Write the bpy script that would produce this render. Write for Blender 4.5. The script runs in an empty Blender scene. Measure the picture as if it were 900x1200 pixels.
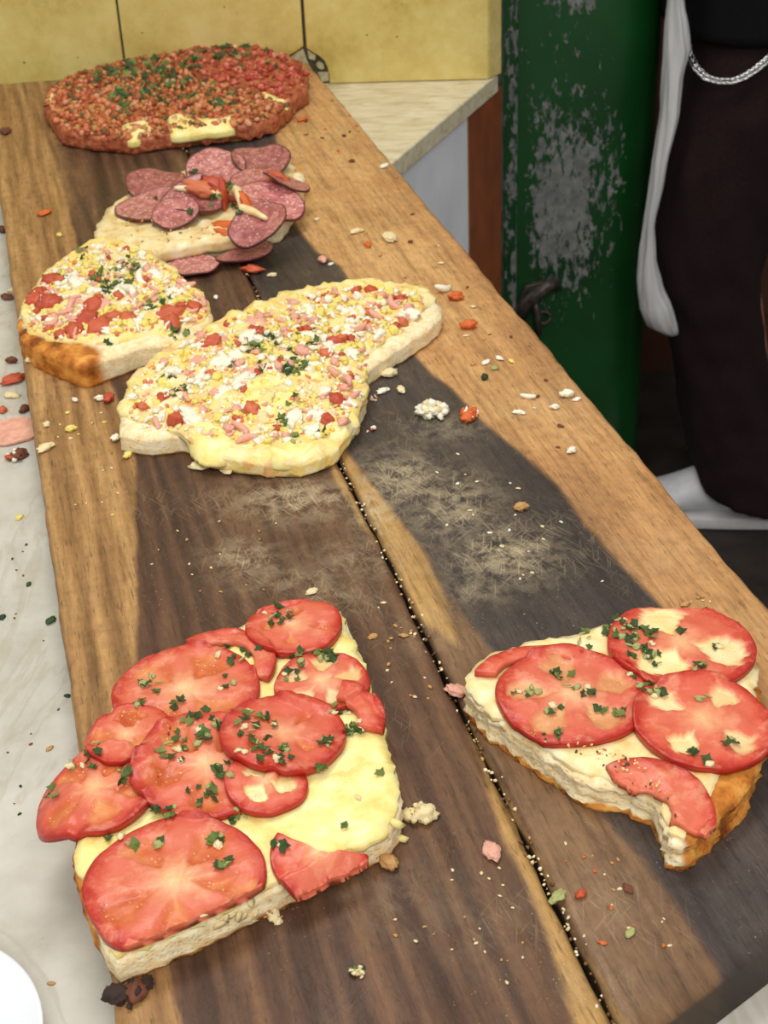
import bpy, bmesh, math, random
import numpy as np
from mathutils import Vector, Matrix, noise, geometry
from mathutils.bvhtree import BVHTree

random.seed(7)
SC = bpy.context.scene
COL = SC.collection

# ------------------------------------------------------------------ camera
FPX, PITCH, ROLL = 1733.0, math.radians(31.7), math.radians(2.7)
CAM = Vector((0, 0, 0.56))                       # board top is z = 0
fwd = Vector((0, math.cos(PITCH), -math.sin(PITCH)))
r0 = Vector((1, 0, 0)); u0 = Vector((0, math.sin(PITCH), math.cos(PITCH)))
rgt = r0 * math.cos(ROLL) - u0 * math.sin(ROLL)
upv = r0 * math.sin(ROLL) + u0 * math.cos(ROLL)
cam_d = bpy.data.cameras.new('camera'); cam = bpy.data.objects.new('camera', cam_d); COL.objects.link(cam)
cam.matrix_world = Matrix((( rgt.x, upv.x, -fwd.x, CAM.x), (rgt.y, upv.y, -fwd.y, CAM.y),
                           (rgt.z, upv.z, -fwd.z, CAM.z), (0, 0, 0, 1)))
cam_d.sensor_fit = 'VERTICAL'; cam_d.sensor_height = 36.0; cam_d.sensor_width = 27.0
cam_d.lens = FPX / 1200 * 36
cam_d.clip_start = 0.02
cam_d.dof.use_dof = True; cam_d.dof.focus_distance = 0.92; cam_d.dof.aperture_fstop = 22.0
SC.camera = cam

# ------------------------------------------------------------------ light and exposure
SC.view_settings.view_transform = 'Standard'; SC.view_settings.look = 'None'
SC.view_settings.gamma = 1.0; SC.view_settings.use_curve_mapping = False
SC.view_settings.exposure = 0.0
wd = bpy.data.worlds.new('world'); SC.world = wd; wd.use_nodes = True
wd.node_tree.nodes['Background'].inputs[0].default_value = (1.0, 0.97, 0.93, 1)
wd.node_tree.nodes['Background'].inputs[1].default_value = 0.47
def area(name, loc, target, sx, sy, watts, col=(1, 1, 1)):
    l = bpy.data.lights.new(name, 'AREA'); l.shape = 'RECTANGLE'; l.size = sx; l.size_y = sy
    l.energy = watts; l.color = col
    o = bpy.data.objects.new(name, l); COL.objects.link(o); o.location = loc
    o.rotation_euler = (Vector(target) - Vector(loc)).to_track_quat('-Z', 'Y').to_euler()
    return o
area('counter_tube_light', (-0.25, 1.25, 1.75), (0.05, 1.0, 0), 1.3, 0.5, 17, (1.0, 0.97, 0.90))
area('ceiling_panel_light', (0.1, -0.75, 1.55), (0.1, 1.0, 0), 1.4, 0.8, 28, (1.0, 0.97, 0.93))

# ------------------------------------------------------------------ projecting helpers (photograph pixel -> point of the place)
def ray(px, py):
    return (fwd * FPX + rgt * (px - 450) - upv * (py - 600)).normalized()
def P(px, py, z=0.0):
    d = ray(px, py); return CAM + d * ((z - CAM.z) / d.z)
def W(px, py, Y):
    d = ray(px, py); return CAM + d * (Y / d.y)
def wp(px, py, z=0.0):
    p = P(px, py, z); return (p.x, p.y)
def nz(x, y, z=0.0): return noise.noise(Vector((x, y, z)))

# ------------------------------------------------------------------ materials
def srgb(r, g, b):
    f = lambda c: (c / 255 / 12.92) if c / 255 <= 0.04045 else ((c / 255 + 0.055) / 1.055) ** 2.4
    return (f(r), f(g), f(b), 1)
class MB:
    def __init__(s, name, rough=0.5, spec=0.5):
        s.m = bpy.data.materials.new(name); s.m.use_nodes = True
        s.t = s.m.node_tree; s.b = s.t.nodes['Principled BSDF']
        s.b.inputs['Roughness'].default_value = rough
        s.b.inputs['Specular IOR Level'].default_value = spec
        s.tc = None
    def n(s, typ, ins=None, **kw):
        nd = s.t.nodes.new(typ)
        for k, v in kw.items(): setattr(nd, k, v)
        for k, v in (ins or {}).items(): s.put(nd.inputs[k], v)
        return nd
    def put(s, sock, v):
        if hasattr(v, 'is_output') or isinstance(v, bpy.types.NodeSocket): s.t.links.new(v, sock)
        else:
            try: sock.default_value = v
            except Exception: sock.default_value = v[:3]
    def obj(s):
        if not s.tc: s.tc = s.n('ShaderNodeTexCoord')
        return s.tc.outputs['Object']
    def gen(s):
        g = s.n('ShaderNodeNewGeometry'); return g.outputs['Position']
    def uv(s):
        if not s.tc: s.tc = s.n('ShaderNodeTexCoord')
        return s.tc.outputs['UV']
    def attr(s, name):
        return s.n('ShaderNodeAttribute', attribute_name=name).outputs['Fac']
    def mapping(s, vec, scale=(1, 1, 1), rot=(0, 0, 0), loc=(0, 0, 0)):
        return s.n('ShaderNodeMapping', {'Vector': vec, 'Scale': scale, 'Rotation': rot, 'Location': loc}).outputs[0]
    def noise(s, vec, scale, detail=4, rough=0.55, dist=0.0):
        return s.n('ShaderNodeTexNoise', {'Vector': vec, 'Scale': scale, 'Detail': detail, 'Roughness': rough, 'Distortion': dist}).outputs['Fac']
    def vor(s, vec, scale, feature='F1', out='Distance', rnd=1.0):
        return s.n('ShaderNodeTexVoronoi', {'Vector': vec, 'Scale': scale, 'Randomness': rnd}, feature=feature).outputs[out]
    def math(s, op, a, b=0.0, c=None, clamp=False):
        nd = s.n('ShaderNodeMath', operation=op, use_clamp=clamp)
        s.put(nd.inputs[0], a); s.put(nd.inputs[1], b)
        if c is not None: s.put(nd.inputs[2], c)
        return nd.outputs[0]
    def ss(s, v, a, b):                                             # smoothstep
        nd = s.n('ShaderNodeMapRange', interpolation_type='SMOOTHSTEP')
        s.put(nd.inputs['Value'], v); s.put(nd.inputs['From Min'], a); s.put(nd.inputs['From Max'], b)
        return nd.outputs['Result']
    def lin(s, v, a, b, c=0.0, d=1.0):
        nd = s.n('ShaderNodeMapRange')
        s.put(nd.inputs['Value'], v); s.put(nd.inputs['From Min'], a); s.put(nd.inputs['From Max'], b)
        s.put(nd.inputs['To Min'], c); s.put(nd.inputs['To Max'], d)
        return nd.outputs['Result']
    def mix(s, f, a, b, mode='MIX'):
        nd = s.n('ShaderNodeMix', data_type='RGBA', blend_type=mode)
        s.put(nd.inputs[0], f); s.put(nd.inputs[6], a); s.put(nd.inputs[7], b)
        return nd.outputs[2]
    def ramp(s, v, stops, interp='LINEAR'):
        nd = s.n('ShaderNodeValToRGB'); cr = nd.color_ramp; cr.interpolation = interp
        while len(cr.elements) < len(stops): cr.elements.new(0.5)
        for e, (p, c) in zip(cr.elements, stops): e.position = p; e.color = c
        s.put(nd.inputs[0], v); return nd.outputs[0]
    def objrand(s): return s.n('ShaderNodeObjectInfo').outputs['Random']
    def objcol(s): return s.n('ShaderNodeObjectInfo').outputs['Color']
    def done(s, col, bump=None, bd=0.002, bs=0.5, rough=None, sss=0.0, sssr=(1, .5, .3), sscale=0.004, coat=0.0, metal=0.0):
        s.put(s.b.inputs['Base Color'], col)
        if rough is not None: s.put(s.b.inputs['Roughness'], rough)
        if bump is not None:
            nd = s.n('ShaderNodeBump', {'Height': bump, 'Distance': bd, 'Strength': bs})
            s.put(s.b.inputs['Normal'], nd.outputs[0])
        if sss:
            s.b.inputs['Subsurface Weight'].default_value = sss
            s.b.inputs['Subsurface Radius'].default_value = sssr
            s.b.inputs['Subsurface Scale'].default_value = sscale
        if coat: s.b.inputs['Coat Weight'].default_value = coat; s.b.inputs['Coat Roughness'].default_value = 0.15
        if metal: s.b.inputs['Metallic'].default_value = metal
        return s.m
M = {}
def plain(key, c, rough=0.6, var=0.12, scale=60, bump=0.3, bd=0.001, sss=0.0, spec=0.5, tint=False, coat=0.0, metal=0.0):
    b = MB(key, rough, spec); n_ = b.noise(b.obj(), scale, 3)
    lo = tuple(x * (1 - var * 2) for x in c[:3]) + (1,); hi = tuple(min(1, x * (1 + var * 2)) for x in c[:3]) + (1,)
    col = b.ramp(n_, [(0.3, lo), (0.7, hi)])
    if tint: col = b.mix(1.0, col, b.objcol(), 'MULTIPLY')
    M[key] = b.done(col, b.noise(b.obj(), scale * 3, 3), bd, bump, sss=sss, coat=coat, metal=metal)
    return M[key]

# --- board wood: the colour zones of the two walnut planks (heartwood, sapwood, blackened band, flour) follow measured outlines kept as distances
def board_mat():
    b = MB('board_wood', 0.5, 0.3)
    uv = b.uv()
    wob = b.math('MULTIPLY', b.math('SUBTRACT', b.noise(b.mapping(uv, (1, .35, 1)), 45, 5, .6), 0.5), 0.035)
    wob2 = b.math('MULTIPLY', b.math('SUBTRACT', b.noise(b.mapping(uv, (1, .2, 1)), 18, 3), 0.5), 0.03)
    def mask(name, w=0.004, k=1.0):
        v = b.math('ADD', b.attr(name), b.math('MULTIPLY', wob, k))
        return b.ss(v, -w, w)
    grain = b.noise(b.mapping(uv, (1, 0.055, 1), loc=(.3, 0, 0)), 150, 6, .62, .3)
    band = b.noise(b.mapping(uv, (1, 0.04, 1)), 26, 4, .6, .8)
    fine = b.noise(b.mapping(uv, (1, 0.12, 1)), 420, 3)
    blot = b.noise(uv, 7, 4, .6)
    speck = b.noise(uv, 160, 3, .7)
    wave = b.n('ShaderNodeTexWave', {'Vector': b.mapping(uv, (1, .12, 1)), 'Scale': 17, 'Distortion': 9, 'Detail': 3, 'Detail Scale': 1.1}, bands_direction='X').outputs['Fac']
    dark = b.ramp(b.math('ADD', b.math('MULTIPLY', band, .75), b.math('MULTIPLY', wave, .15)),
                  [(.2, srgb(54, 36, 27)), (.4, srgb(82, 57, 43)), (.56, srgb(106, 76, 55)), (.8, srgb(136, 102, 70))])
    light = b.ramp(b.math('ADD', b.math('MULTIPLY', band, .75), b.math('MULTIPLY', wave, .15)),
                   [(.25, srgb(126, 92, 57)), (.42, srgb(162, 122, 76)), (.58, srgb(188, 148, 96)), (.8, srgb(148, 110, 68))])
    tan = b.ramp(b.math('ADD', b.math('MULTIPLY', band, .5), b.math('MULTIPLY', blot, .5)),
                 [(.3, srgb(148, 108, 72)), (.46, srgb(190, 142, 92)), (.6, srgb(210, 166, 110)), (.78, srgb(166, 124, 84))])
    med = b.ramp(b.math('ADD', b.math('MULTIPLY', band, .6), b.math('MULTIPLY', blot, .4)),
                 [(.3, srgb(92, 68, 50)), (.5, srgb(121, 92, 66)), (.7, srgb(146, 113, 80))])
    black = b.ramp(b.math('ADD', b.math('MULTIPLY', blot, .6), b.math('MULTIPLY', band, .4)),
                   [(.3, srgb(50, 44, 42)), (.5, srgb(68, 60, 57)), (.7, srgb(88, 77, 70))])
    pale = b.ramp(b.math('ADD', b.math('MULTIPLY', band, .5), b.math('MULTIPLY', blot, .4)),
                  [(.3, srgb(150, 114, 66)), (.6, srgb(188, 149, 92))])
    col = dark
    col = b.mix(mask('z_light', .0025, .25), col, light)
    col = b.mix(b.math('MULTIPLY', mask('z_midlight', .03, 1.0), .75), col, light)
    col = b.mix(mask('z_tan', .004, .6), col, tan)
    col = b.mix(mask('z_med', .006, .8), col, med)
    col = b.mix(mask('z_pale', .003, .4), col, pale)
    col = b.mix(mask('z_black', .004, .35), col, black)
    # grain over everything
    g = b.ramp(grain, [(.3, (.55, .52, .48, 1)), (.5, (1, 1, 1, 1)), (.72, (1.2, 1.19, 1.16, 1))])
    col = b.mix(.9, col, g, 'MULTIPLY')
    g2 = b.ramp(fine, [(.35, (.8, .79, .78, 1)), (.6, (1.05, 1.05, 1.05, 1))])
    col = b.mix(.6, col, g2, 'MULTIPLY')
    pores = b.ss(b.noise(b.mapping(uv, (1, .09, 1), loc=(.7, .2, 0)), 620, 2, .5), .60, .68)
    col = b.mix(b.math('MULTIPLY', pores, .45), col, srgb(52, 36, 28))
    mott = b.ramp(b.noise(uv, 95, 5, .7), [(.3, (.72, .7, .68, 1)), (.5, (1, 1, 1, 1)), (.7, (1.18, 1.17, 1.14, 1))])
    col = b.mix(.7, col, mott, 'MULTIPLY')
    # knife marks and flour
    def scratch(rot, sc, th):
        v = b.noise(b.mapping(b.mapping(uv, rot=(0, 0, rot)), (1, .06, 1)), sc, 2, .5, .2)
        return b.ss(v, th, th + .06)
    scr = b.math('MAXIMUM', b.math('MAXIMUM', scratch(.35, 560, .61), scratch(-.5, 620, .60)), b.math('MAXIMUM', scratch(.9, 600, .62), scratch(-.1, 560, .61)))
    cloud = b.ss(b.noise(uv, 70, 5, .7), .38, .62)
    fl = b.attr('z_flour')
    flour = b.math('MULTIPLY', fl, b.math('ADD', b.math('MULTIPLY', cloud, .62), b.math('MULTIPLY', scr, .4)), clamp=True)
    col = b.mix(b.math('MULTIPLY', flour, .85, clamp=True), col, srgb(206, 188, 152))
    thin = b.math('MULTIPLY', scr, b.math('MULTIPLY', b.ss(b.noise(uv, 9, 3), .45, .7), .12))
    col = b.mix(thin, col, srgb(205, 180, 145))
    dots = b.math('MULTIPLY', b.ss(b.noise(uv, 520, 2, .6), .68, .73), b.ss(b.noise(uv, 11, 3), .46, .62))
    col = b.mix(b.math('MULTIPLY', dots, .6), col, srgb(214, 192, 152))
    # joint line: crumbs and grime along the seam
    col = b.mix(b.math('MULTIPLY', b.ss(b.attr('z_seam'), -.0045, -.0005), .55), col, srgb(58, 42, 30))
    side = b.attr('z_side')
    col = b.mix(b.math('MULTIPLY', side, .8), col, srgb(44, 33, 26))
    rough = b.lin(b.noise(uv, 24, 4), .3, .7, .36, .58)
    rough = b.math('SUBTRACT', rough, b.math('MULTIPLY', b.attr('z_wet'), b.math('MULTIPLY', b.ss(speck, .4, .55), .42)), clamp=True)
    bump = b.math('ADD', b.math('ADD', b.math('MULTIPLY', grain, .5), b.math('MULTIPLY', fine, .2)), b.math('MULTIPLY', flour, .5))
    bump = b.math('SUBTRACT', bump, b.math('MULTIPLY', scr, .15))
    return b.done(col, bump, .0012, .45, rough)
M['board'] = board_mat()

def marble_mat():
    b = MB('marble', 0.32, 0.5); p = b.gen()
    n1 = b.noise(b.mapping(p, (1, .45, 1), rot=(0, 0, .5)), 9, 6, .6, 1.2)
    n2 = b.noise(p, 30, 5, .65)
    vein = b.ss(b.math('ABSOLUTE', b.math('SUBTRACT', b.noise(b.mapping(p, (1, .4, 1), rot=(0, 0, .8)), 6, 5, .6, 1.5), .5)), .0, .03)
    col = b.ramp(b.math('ADD', b.math('MULTIPLY', n1, .6), b.math('MULTIPLY', n2, .4)),
                 [(.3, srgb(176, 172, 158)), (.5, srgb(200, 197, 186)), (.7, srgb(214, 211, 202))])
    col = b.mix(b.math('MULTIPLY', b.math('SUBTRACT', 1.0, vein), .35), col, srgb(170, 160, 138))
    return b.done(col, n2, .001, .15, b.lin(n2, .3, .7, .25, .45))
M['marble'] = marble_mat()
def marble2_mat():
    b = MB('cream_marble', 0.35, 0.5); p = b.gen()
    n1 = b.noise(b.mapping(p, (.35, 1, 1), rot=(0, 0, -.4)), 60, 6, .65, .6)
    col = b.ramp(n1, [(.3, srgb(190, 176, 140)), (.5, srgb(222, 211, 178)), (.68, srgb(236, 228, 204))])
    return b.done(col, n1, .001, .2)
M['marble_cream'] = marble2_mat()
def tile_mat():
    b = MB('mustard_tile', 0.22, 0.5); p = b.gen()
    n1 = b.noise(p, 9, 5, .6); n2 = b.noise(p, 55, 4, .6)
    v = b.math('ADD', b.math('MULTIPLY', n1, .7), b.math('MULTIPLY', n2, .3))
    col = b.ramp(v, [(.3, srgb(172, 148, 72)), (.45, srgb(204, 182, 104)), (.6, srgb(216, 198, 124)), (.8, srgb(222, 208, 144))])
    sp = b.ss(b.noise(p, 130, 2, .5), .74, .77)
    col = b.mix(sp, col, srgb(80, 60, 20))
    return b.done(col, n2, .002, .15, b.lin(n2, .3, .7, .18, .35))
M['tile'] = tile_mat()
plain('grout', srgb(70, 62, 42), .9, .2, 200)
plain('mortar', srgb(176, 166, 132), .9, .15, 120)
plain('brown_wood', srgb(136, 72, 36), .45, .12, 20)
plain('far_wood', srgb(76, 40, 22), .6, .15, 12)
plain('white_panel', srgb(226, 231, 236), .5, .04, 10)
plain('panel_edge', srgb(150, 120, 90), .8, .2, 200)
plain('plaster', srgb(190, 180, 150), .8, .05, 20)
def floor_mat():
    b = MB('dark_floor', .55, .4); p = b.gen()
    n = b.noise(p, 14, 5, .6)
    col = b.ramp(n, [(.3, srgb(34, 29, 26)), (.6, srgb(56, 48, 43)), (.8, srgb(74, 65, 58))])
    return b.done(col, b.noise(p, 80, 3), .002, .3)
M['floor'] = floor_mat()
def green_mat():
    b = MB('chipped_green_paint', .38, .5); p = b.obj()
    n = b.noise(p, 5, 3)
    green = b.ramp(n, [(.3, srgb(16, 62, 24)), (.7, srgb(22, 86, 36))])
    chip_n = b.noise(b.mapping(p, (1, 1, .42), rot=(0, .18, 0)), 95, 6, .74, .2)
    chip = b.ss(b.math('ADD', chip_n, b.math('MULTIPLY', b.attr('chip'), .33)), .70, .735)
    metal = b.ramp(b.noise(p, 60, 4), [(.3, srgb(104, 108, 106)), (.7, srgb(150, 152, 150))])
    col = b.mix(chip, green, metal)
    return b.done(col, b.math('SUBTRACT', 1.0, chip), .0012, .6, b.lin(chip, 0, 1, .35, .6))
M['green'] = green_mat()
plain('rusty_steel', srgb(92, 84, 76), .5, .25, 90, metal=.5)

# --- food
def bread_mat():
    b = MB('bread_crumb', .75, .25); p = b.obj()
    pore = b.vor(b.mapping(p, (1, 1, 1.5)), 330); n = b.noise(p, 150, 4, .65); big = b.noise(p, 40, 3)
    col = b.ramp(n, [(.3, srgb(230, 198, 140)), (.5, srgb(248, 228, 182)), (.7, srgb(252, 242, 212))])
    col = b.mix(b.math('MULTIPLY', b.ss(pore, .35, .1), .35), col, srgb(214, 172, 108))
    br = b.math('ADD', b.attr('brown'), b.math('MULTIPLY', b.math('SUBTRACT', big, .5), .5))
    col = b.mix(b.ss(br, .3, .75), col, b.ramp(b.noise(p, 55, 4), [(.3, srgb(110, 58, 20)), (.48, srgb(192, 118, 44)), (.68, srgb(232, 170, 84))]))
    hgt = b.math('ADD', b.math('MULTIPLY', b.ss(pore, .0, .5), .6), b.math('MULTIPLY', n, .6))
    return b.done(col, hgt, .0016, .4, sss=.3, sssr=(1, .7, .4), sscale=.005)
M['bread'] = bread_mat()
def cheese_mat(key, lo, mid, hi, brown=.5, rough=.34):
    b = MB(key, rough, .5); p = b.obj()
    n = b.noise(p, 55, 4, .6); n2 = b.noise(p, 160, 3)
    col = b.ramp(n, [(.3, lo), (.5, mid), (.7, hi)])
    br = b.ss(b.noise(p, 38, 4, .6), .63, .76)
    col = b.mix(b.math('MULTIPLY', br, brown), col, srgb(208, 140, 62))
    return b.done(col, b.math('ADD', n, b.math('MULTIPLY', n2, .3)), .002, .4, b.lin(n2, .3, .7, rough - .1, rough + .14), sss=.25, sssr=(1, .8, .4), sscale=.004)
M['cheese'] = cheese_mat('melted_cheese', srgb(238, 206, 116), srgb(250, 234, 152), srgb(253, 244, 186), .25)
M['cheese_warm'] = cheese_mat('melted_cheese_warm', srgb(238, 196, 120), srgb(250, 228, 168), srgb(253, 243, 208), .35)
M['cheese_pale'] = cheese_mat('pale_cheese', srgb(214, 180, 116), srgb(238, 216, 158), srgb(246, 234, 196), .5)
def tomato_mat():
    b = MB('tomato_flesh', .34, .4); p = b.obj()
    rr = b.attr('rr'); loc = b.attr('loc'); skin = b.attr('skin')
    n = b.noise(p, 90, 4, .6); n2 = b.noise(p, 35, 3); n3 = b.noise(p, 60, 5, .7, 1.0)
    v = b.math('ADD', rr, b.math('MULTIPLY', b.math('SUBTRACT', n3, .5), .5))
    flesh = b.ramp(v, [(.0, srgb(240, 200, 150)), (.2, srgb(228, 156, 118)), (.45, srgb(214, 114, 86)), (.74, srgb(216, 112, 86)), (.86, srgb(206, 88, 66)), (.95, srgb(188, 60, 44)), (1.0, srgb(172, 46, 34))])
    flesh = b.mix(b.math('MULTIPLY', b.ss(n, .52, .7), .35), flesh, srgb(238, 186, 148))
    flesh = b.mix(1.0, flesh, b.objcol(), 'MULTIPLY')
    gel = b.ramp(n2, [(.3, srgb(176, 66, 34)), (.5, srgb(206, 104, 54)), (.7, srgb(226, 158, 96))])
    seed = b.ss(b.vor(p, 330), .24, .14)
    gel = b.mix(b.math('MULTIPLY', seed, .6), gel, srgb(244, 214, 160))
    gel = b.mix(b.attr('gelcheese'), gel, b.ramp(n2, [(.3, srgb(242, 212, 132)), (.7, srgb(250, 240, 190))]))
    col = b.mix(loc, flesh, gel)
    col = b.mix(b.math('MULTIPLY', skin, .85), col, srgb(178, 40, 30))
    bump = b.math('ADD', b.math('ADD', n, b.math('MULTIPLY', n3, .6)), b.math('MULTIPLY', b.math('MULTIPLY', seed, loc), .5))
    return b.done(col, bump, .0014, .5, b.lin(n2, .3, .7, .26, .5), sss=.12, sssr=(1, .3, .15), sscale=.003, coat=.06)
M['tomato'] = tomato_mat()
def tomato_bit():
    b = MB('tomato_dice', .25, .5); p = b.obj()
    col = b.ramp(b.math('ADD', b.math('MULTIPLY', b.noise(p, 170, 3), .7), b.math('MULTIPLY', b.objrand(), .3)), [(.25, srgb(172, 54, 30)), (.5, srgb(204, 84, 48)), (.75, srgb(224, 136, 88))])
    return b.done(col, b.noise(p, 300, 3), .001, .4, sss=.2, sssr=(1, .25, .12), sscale=.003, coat=.2)
M['tomato_bit'] = tomato_bit()
def herb_mat():
    b = MB('herb_leaf', .5, .4); p = b.obj()
    base = b.ramp(b.objrand(), [(0, srgb(24, 46, 22)), (.35, srgb(42, 70, 32)), (.6, srgb(70, 98, 42)), (.8, srgb(122, 144, 62)), (1, srgb(172, 180, 98))])
    col = b.mix(.5, base, b.ramp(b.noise(p, 260, 3), [(.3, srgb(24, 44, 20)), (.7, srgb(92, 118, 58))]))
    return b.done(col, b.noise(p, 500, 2), .0008, .4)
M['herb'] = herb_mat()
plain('herb_dark', srgb(34, 58, 34), .55, .2, 200)
def bits_mat():                                                     # fine mixed topping: each crumb takes its own colour from a mesh attribute
    b = MB('mixed_crumbs', .5, .4)
    col = b.n('ShaderNodeAttribute', attribute_name='tone').outputs['Color']
    return b.done(col, b.noise(b.obj(), 400, 3), .001, .4, sss=.12, sssr=(1, .6, .3), sscale=.003)
M['bits'] = bits_mat()
def eggbed():
    b = MB('egg_and_ham_bed', .45, .45); p = b.obj()
    v = b.n('ShaderNodeTexVoronoi', {'Vector': p, 'Scale': 95.0}); cell = v.outputs['Color']
    s = b.n('ShaderNodeSeparateColor', {0: cell}).outputs[0]
    col = b.ramp(s, [(0, srgb(244, 222, 140)), (.3, srgb(246, 234, 190)), (.55, srgb(242, 208, 112)), (.78, srgb(238, 190, 150)), (.88, srgb(224, 132, 92)), (.94, srgb(244, 216, 130))], 'CONSTANT')
    soft = b.ramp(b.noise(p, 70, 4, .6), [(.3, srgb(236, 184, 100)), (.5, srgb(248, 226, 140)), (.7, srgb(251, 239, 188))])
    col = b.mix(.55, col, soft)
    return b.done(col, b.math('ADD', v.outputs['Distance'], b.noise(p, 200, 3)), .003, .4, sss=.2, sssr=(1, .7, .4), sscale=.004)
M['eggbed'] = eggbed()
def saucebed():
    b = MB('baked_tomato_sauce', .4, .45); p = b.obj()
    col = b.ramp(b.noise(p, 110, 5, .65), [(.28, srgb(112, 48, 28)), (.45, srgb(162, 80, 50)), (.6, srgb(192, 112, 72)), (.78, srgb(220, 160, 110))])
    return b.done(col, b.noise(p, 160, 4), .004, .6, sss=.15, sssr=(1, .4, .2), sscale=.004)
M['sauce'] = saucebed()
def salami_mat():
    b = MB('salami', .33, .5); p = b.obj()
    d = b.vor(p, 210); n = b.noise(p, 240, 3, .6)
    fat = b.ss(b.math('ADD', d, b.math('MULTIPLY', n, .6)), .66, .46)
    meat = b.ramp(b.noise(p, 120, 4, .65), [(.3, srgb(138, 70, 70)), (.5, srgb(182, 112, 108)), (.7, srgb(214, 154, 146))])
    col = b.mix(b.math('MULTIPLY', fat, .75), meat, srgb(232, 198, 186))
    col = b.mix(b.ss(b.attr('rr'), .92, .99), col, srgb(86, 30, 32))
    col = b.mix(1.0, col, b.objcol(), 'MULTIPLY')
    return b.done(col, n, .0008, .5, sss=.15, sssr=(1, .3, .2), sscale=.003, coat=.3)
M['salami'] = salami_mat()
plain('egg_white', srgb(248, 240, 218), .5, .05, 120, sss=.2)
plain('egg_yolk', srgb(244, 220, 120), .6, .1, 160, sss=.2)
plain('ham', srgb(232, 172, 150), .4, .1, 120, sss=.25)
plain('cream_bit', srgb(238, 218, 170), .6, .1, 160, sss=.15)
plain('crust_bit', srgb(196, 150, 92), .75, .2, 160)
plain('burnt', srgb(52, 32, 24), .7, .35, 120)
plain('pale_green', srgb(168, 172, 110), .5, .12, 160)
plain('carrot', srgb(216, 104, 44), .45, .15, 160, sss=.15)
plain('brown_bit', srgb(112, 62, 40), .6, .2, 160)
# --- person and far things
plain('trousers', srgb(33, 20, 20), .9, .1, 200, spec=.2)
plain('shirt', srgb(14, 14, 17), .92, .1, 200, spec=.15)
plain('skin', srgb(196, 142, 116), .5, .05, 60, sss=.2)
plain('hair', srgb(30, 22, 18), .6, .1, 100)
plain('shoe_white', srgb(226, 228, 232), .55, .04, 60)
plain('shoe_sole', srgb(214, 214, 214), .6, .04, 60)
plain('chain', srgb(205, 205, 205), .25, .03, 60, metal=1.0)
def bag_mat():
    b = MB('thin_white_plastic', .35, .5)
    n = b.noise(b.mapping(b.obj(), (1, 1, .2)), 30, 4)
    b.b.inputs['Transmission Weight'].default_value = .12
    return b.done(b.ramp(n, [(.3, srgb(188, 190, 190)), (.7, srgb(228, 229, 228))]), n, .004, .3, sss=.15, sssr=(1, 1, 1), sscale=.01)
M['bag'] = bag_mat()
plain('plate', srgb(232, 236, 242), .18, .01, 5, bump=.02)

# ------------------------------------------------------------------ object helpers
def link(o, parent=None):
    COL.objects.link(o)
    if parent is not None: o.parent = parent
    return o
def org(parent):                                                    # world position of a thing (things are never rotated once they have parts)
    v = Vector((0, 0, 0))
    while parent is not None: v = v + Vector(parent.location); parent = parent.parent
    return v
def me_from(name, V, F, mat=None, smooth=True, attrs=None, cols=None):
    me = bpy.data.meshes.new(name); me.from_pydata([tuple(v) for v in V], [], F); me.update()
    if mat: me.materials.append(mat)
    if smooth: me.polygons.foreach_set('use_smooth', [True] * len(me.polygons))
    for k, a in (attrs or {}).items():
        at = me.attributes.new(k, 'FLOAT', 'POINT'); at.data.foreach_set('value', np.asarray(a, dtype=np.float32))
    if cols is not None:
        at = me.attributes.new('tone', 'FLOAT_COLOR', 'POINT'); at.data.foreach_set('color', np.asarray(cols, dtype=np.float32).ravel())
    return me
def part(name, V, F, mat, parent, smooth=True, attrs=None, cols=None, kind=None):   # V in world coordinates; origin at the piece's middle
    V = [Vector(v) for v in V]
    c = Vector((0, 0, 0))
    for v in V: c += v
    c /= max(1, len(V))
    o = bpy.data.objects.new(name, me_from(name, [v - c for v in V], F, mat, smooth, attrs, cols))
    link(o, parent); o.location = c - (org(parent) if parent is not None else Vector((0, 0, 0)))
    if kind: o['kind'] = kind
    return o
def tag(o, label=None, cat=None, group=None, kind=None):
    if label: o['label'] = label
    if cat: o['category'] = cat
    if group: o['group'] = group
    if kind: o['kind'] = kind
    return o
def thing(name, loc, label, cat, group=None):
    o = bpy.data.objects.new(name, None); o.empty_display_size = .02; COL.objects.link(o); o.location = loc
    return tag(o, label, cat, group)
def bevel(o, w, seg=2):
    m = o.modifiers.new('bevel', 'BEVEL'); m.width = w; m.segments = seg; m.limit_method = 'ANGLE'; return o
def prism(poly, z0, z1):                                            # poly: list of xy (ccw) -> closed prism
    n = len(poly); V = [(x, y, z0) for x, y in poly] + [(x, y, z1) for x, y in poly]
    F = [list(range(n))[::-1], list(range(n, 2 * n))] + [[i, (i + 1) % n, n + (i + 1) % n, n + i] for i in range(n)]
    return V, F
def boxv(c, ax, ay, az):                                            # box from centre and three half axes
    V = [c + ax * i + ay * j + az * k for k in (-1, 1) for j in (-1, 1) for i in (-1, 1)]
    F = [[0, 2, 3, 1], [4, 5, 7, 6], [0, 1, 5, 4], [2, 6, 7, 3], [0, 4, 6, 2], [1, 3, 7, 5]]
    return V, F
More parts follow.
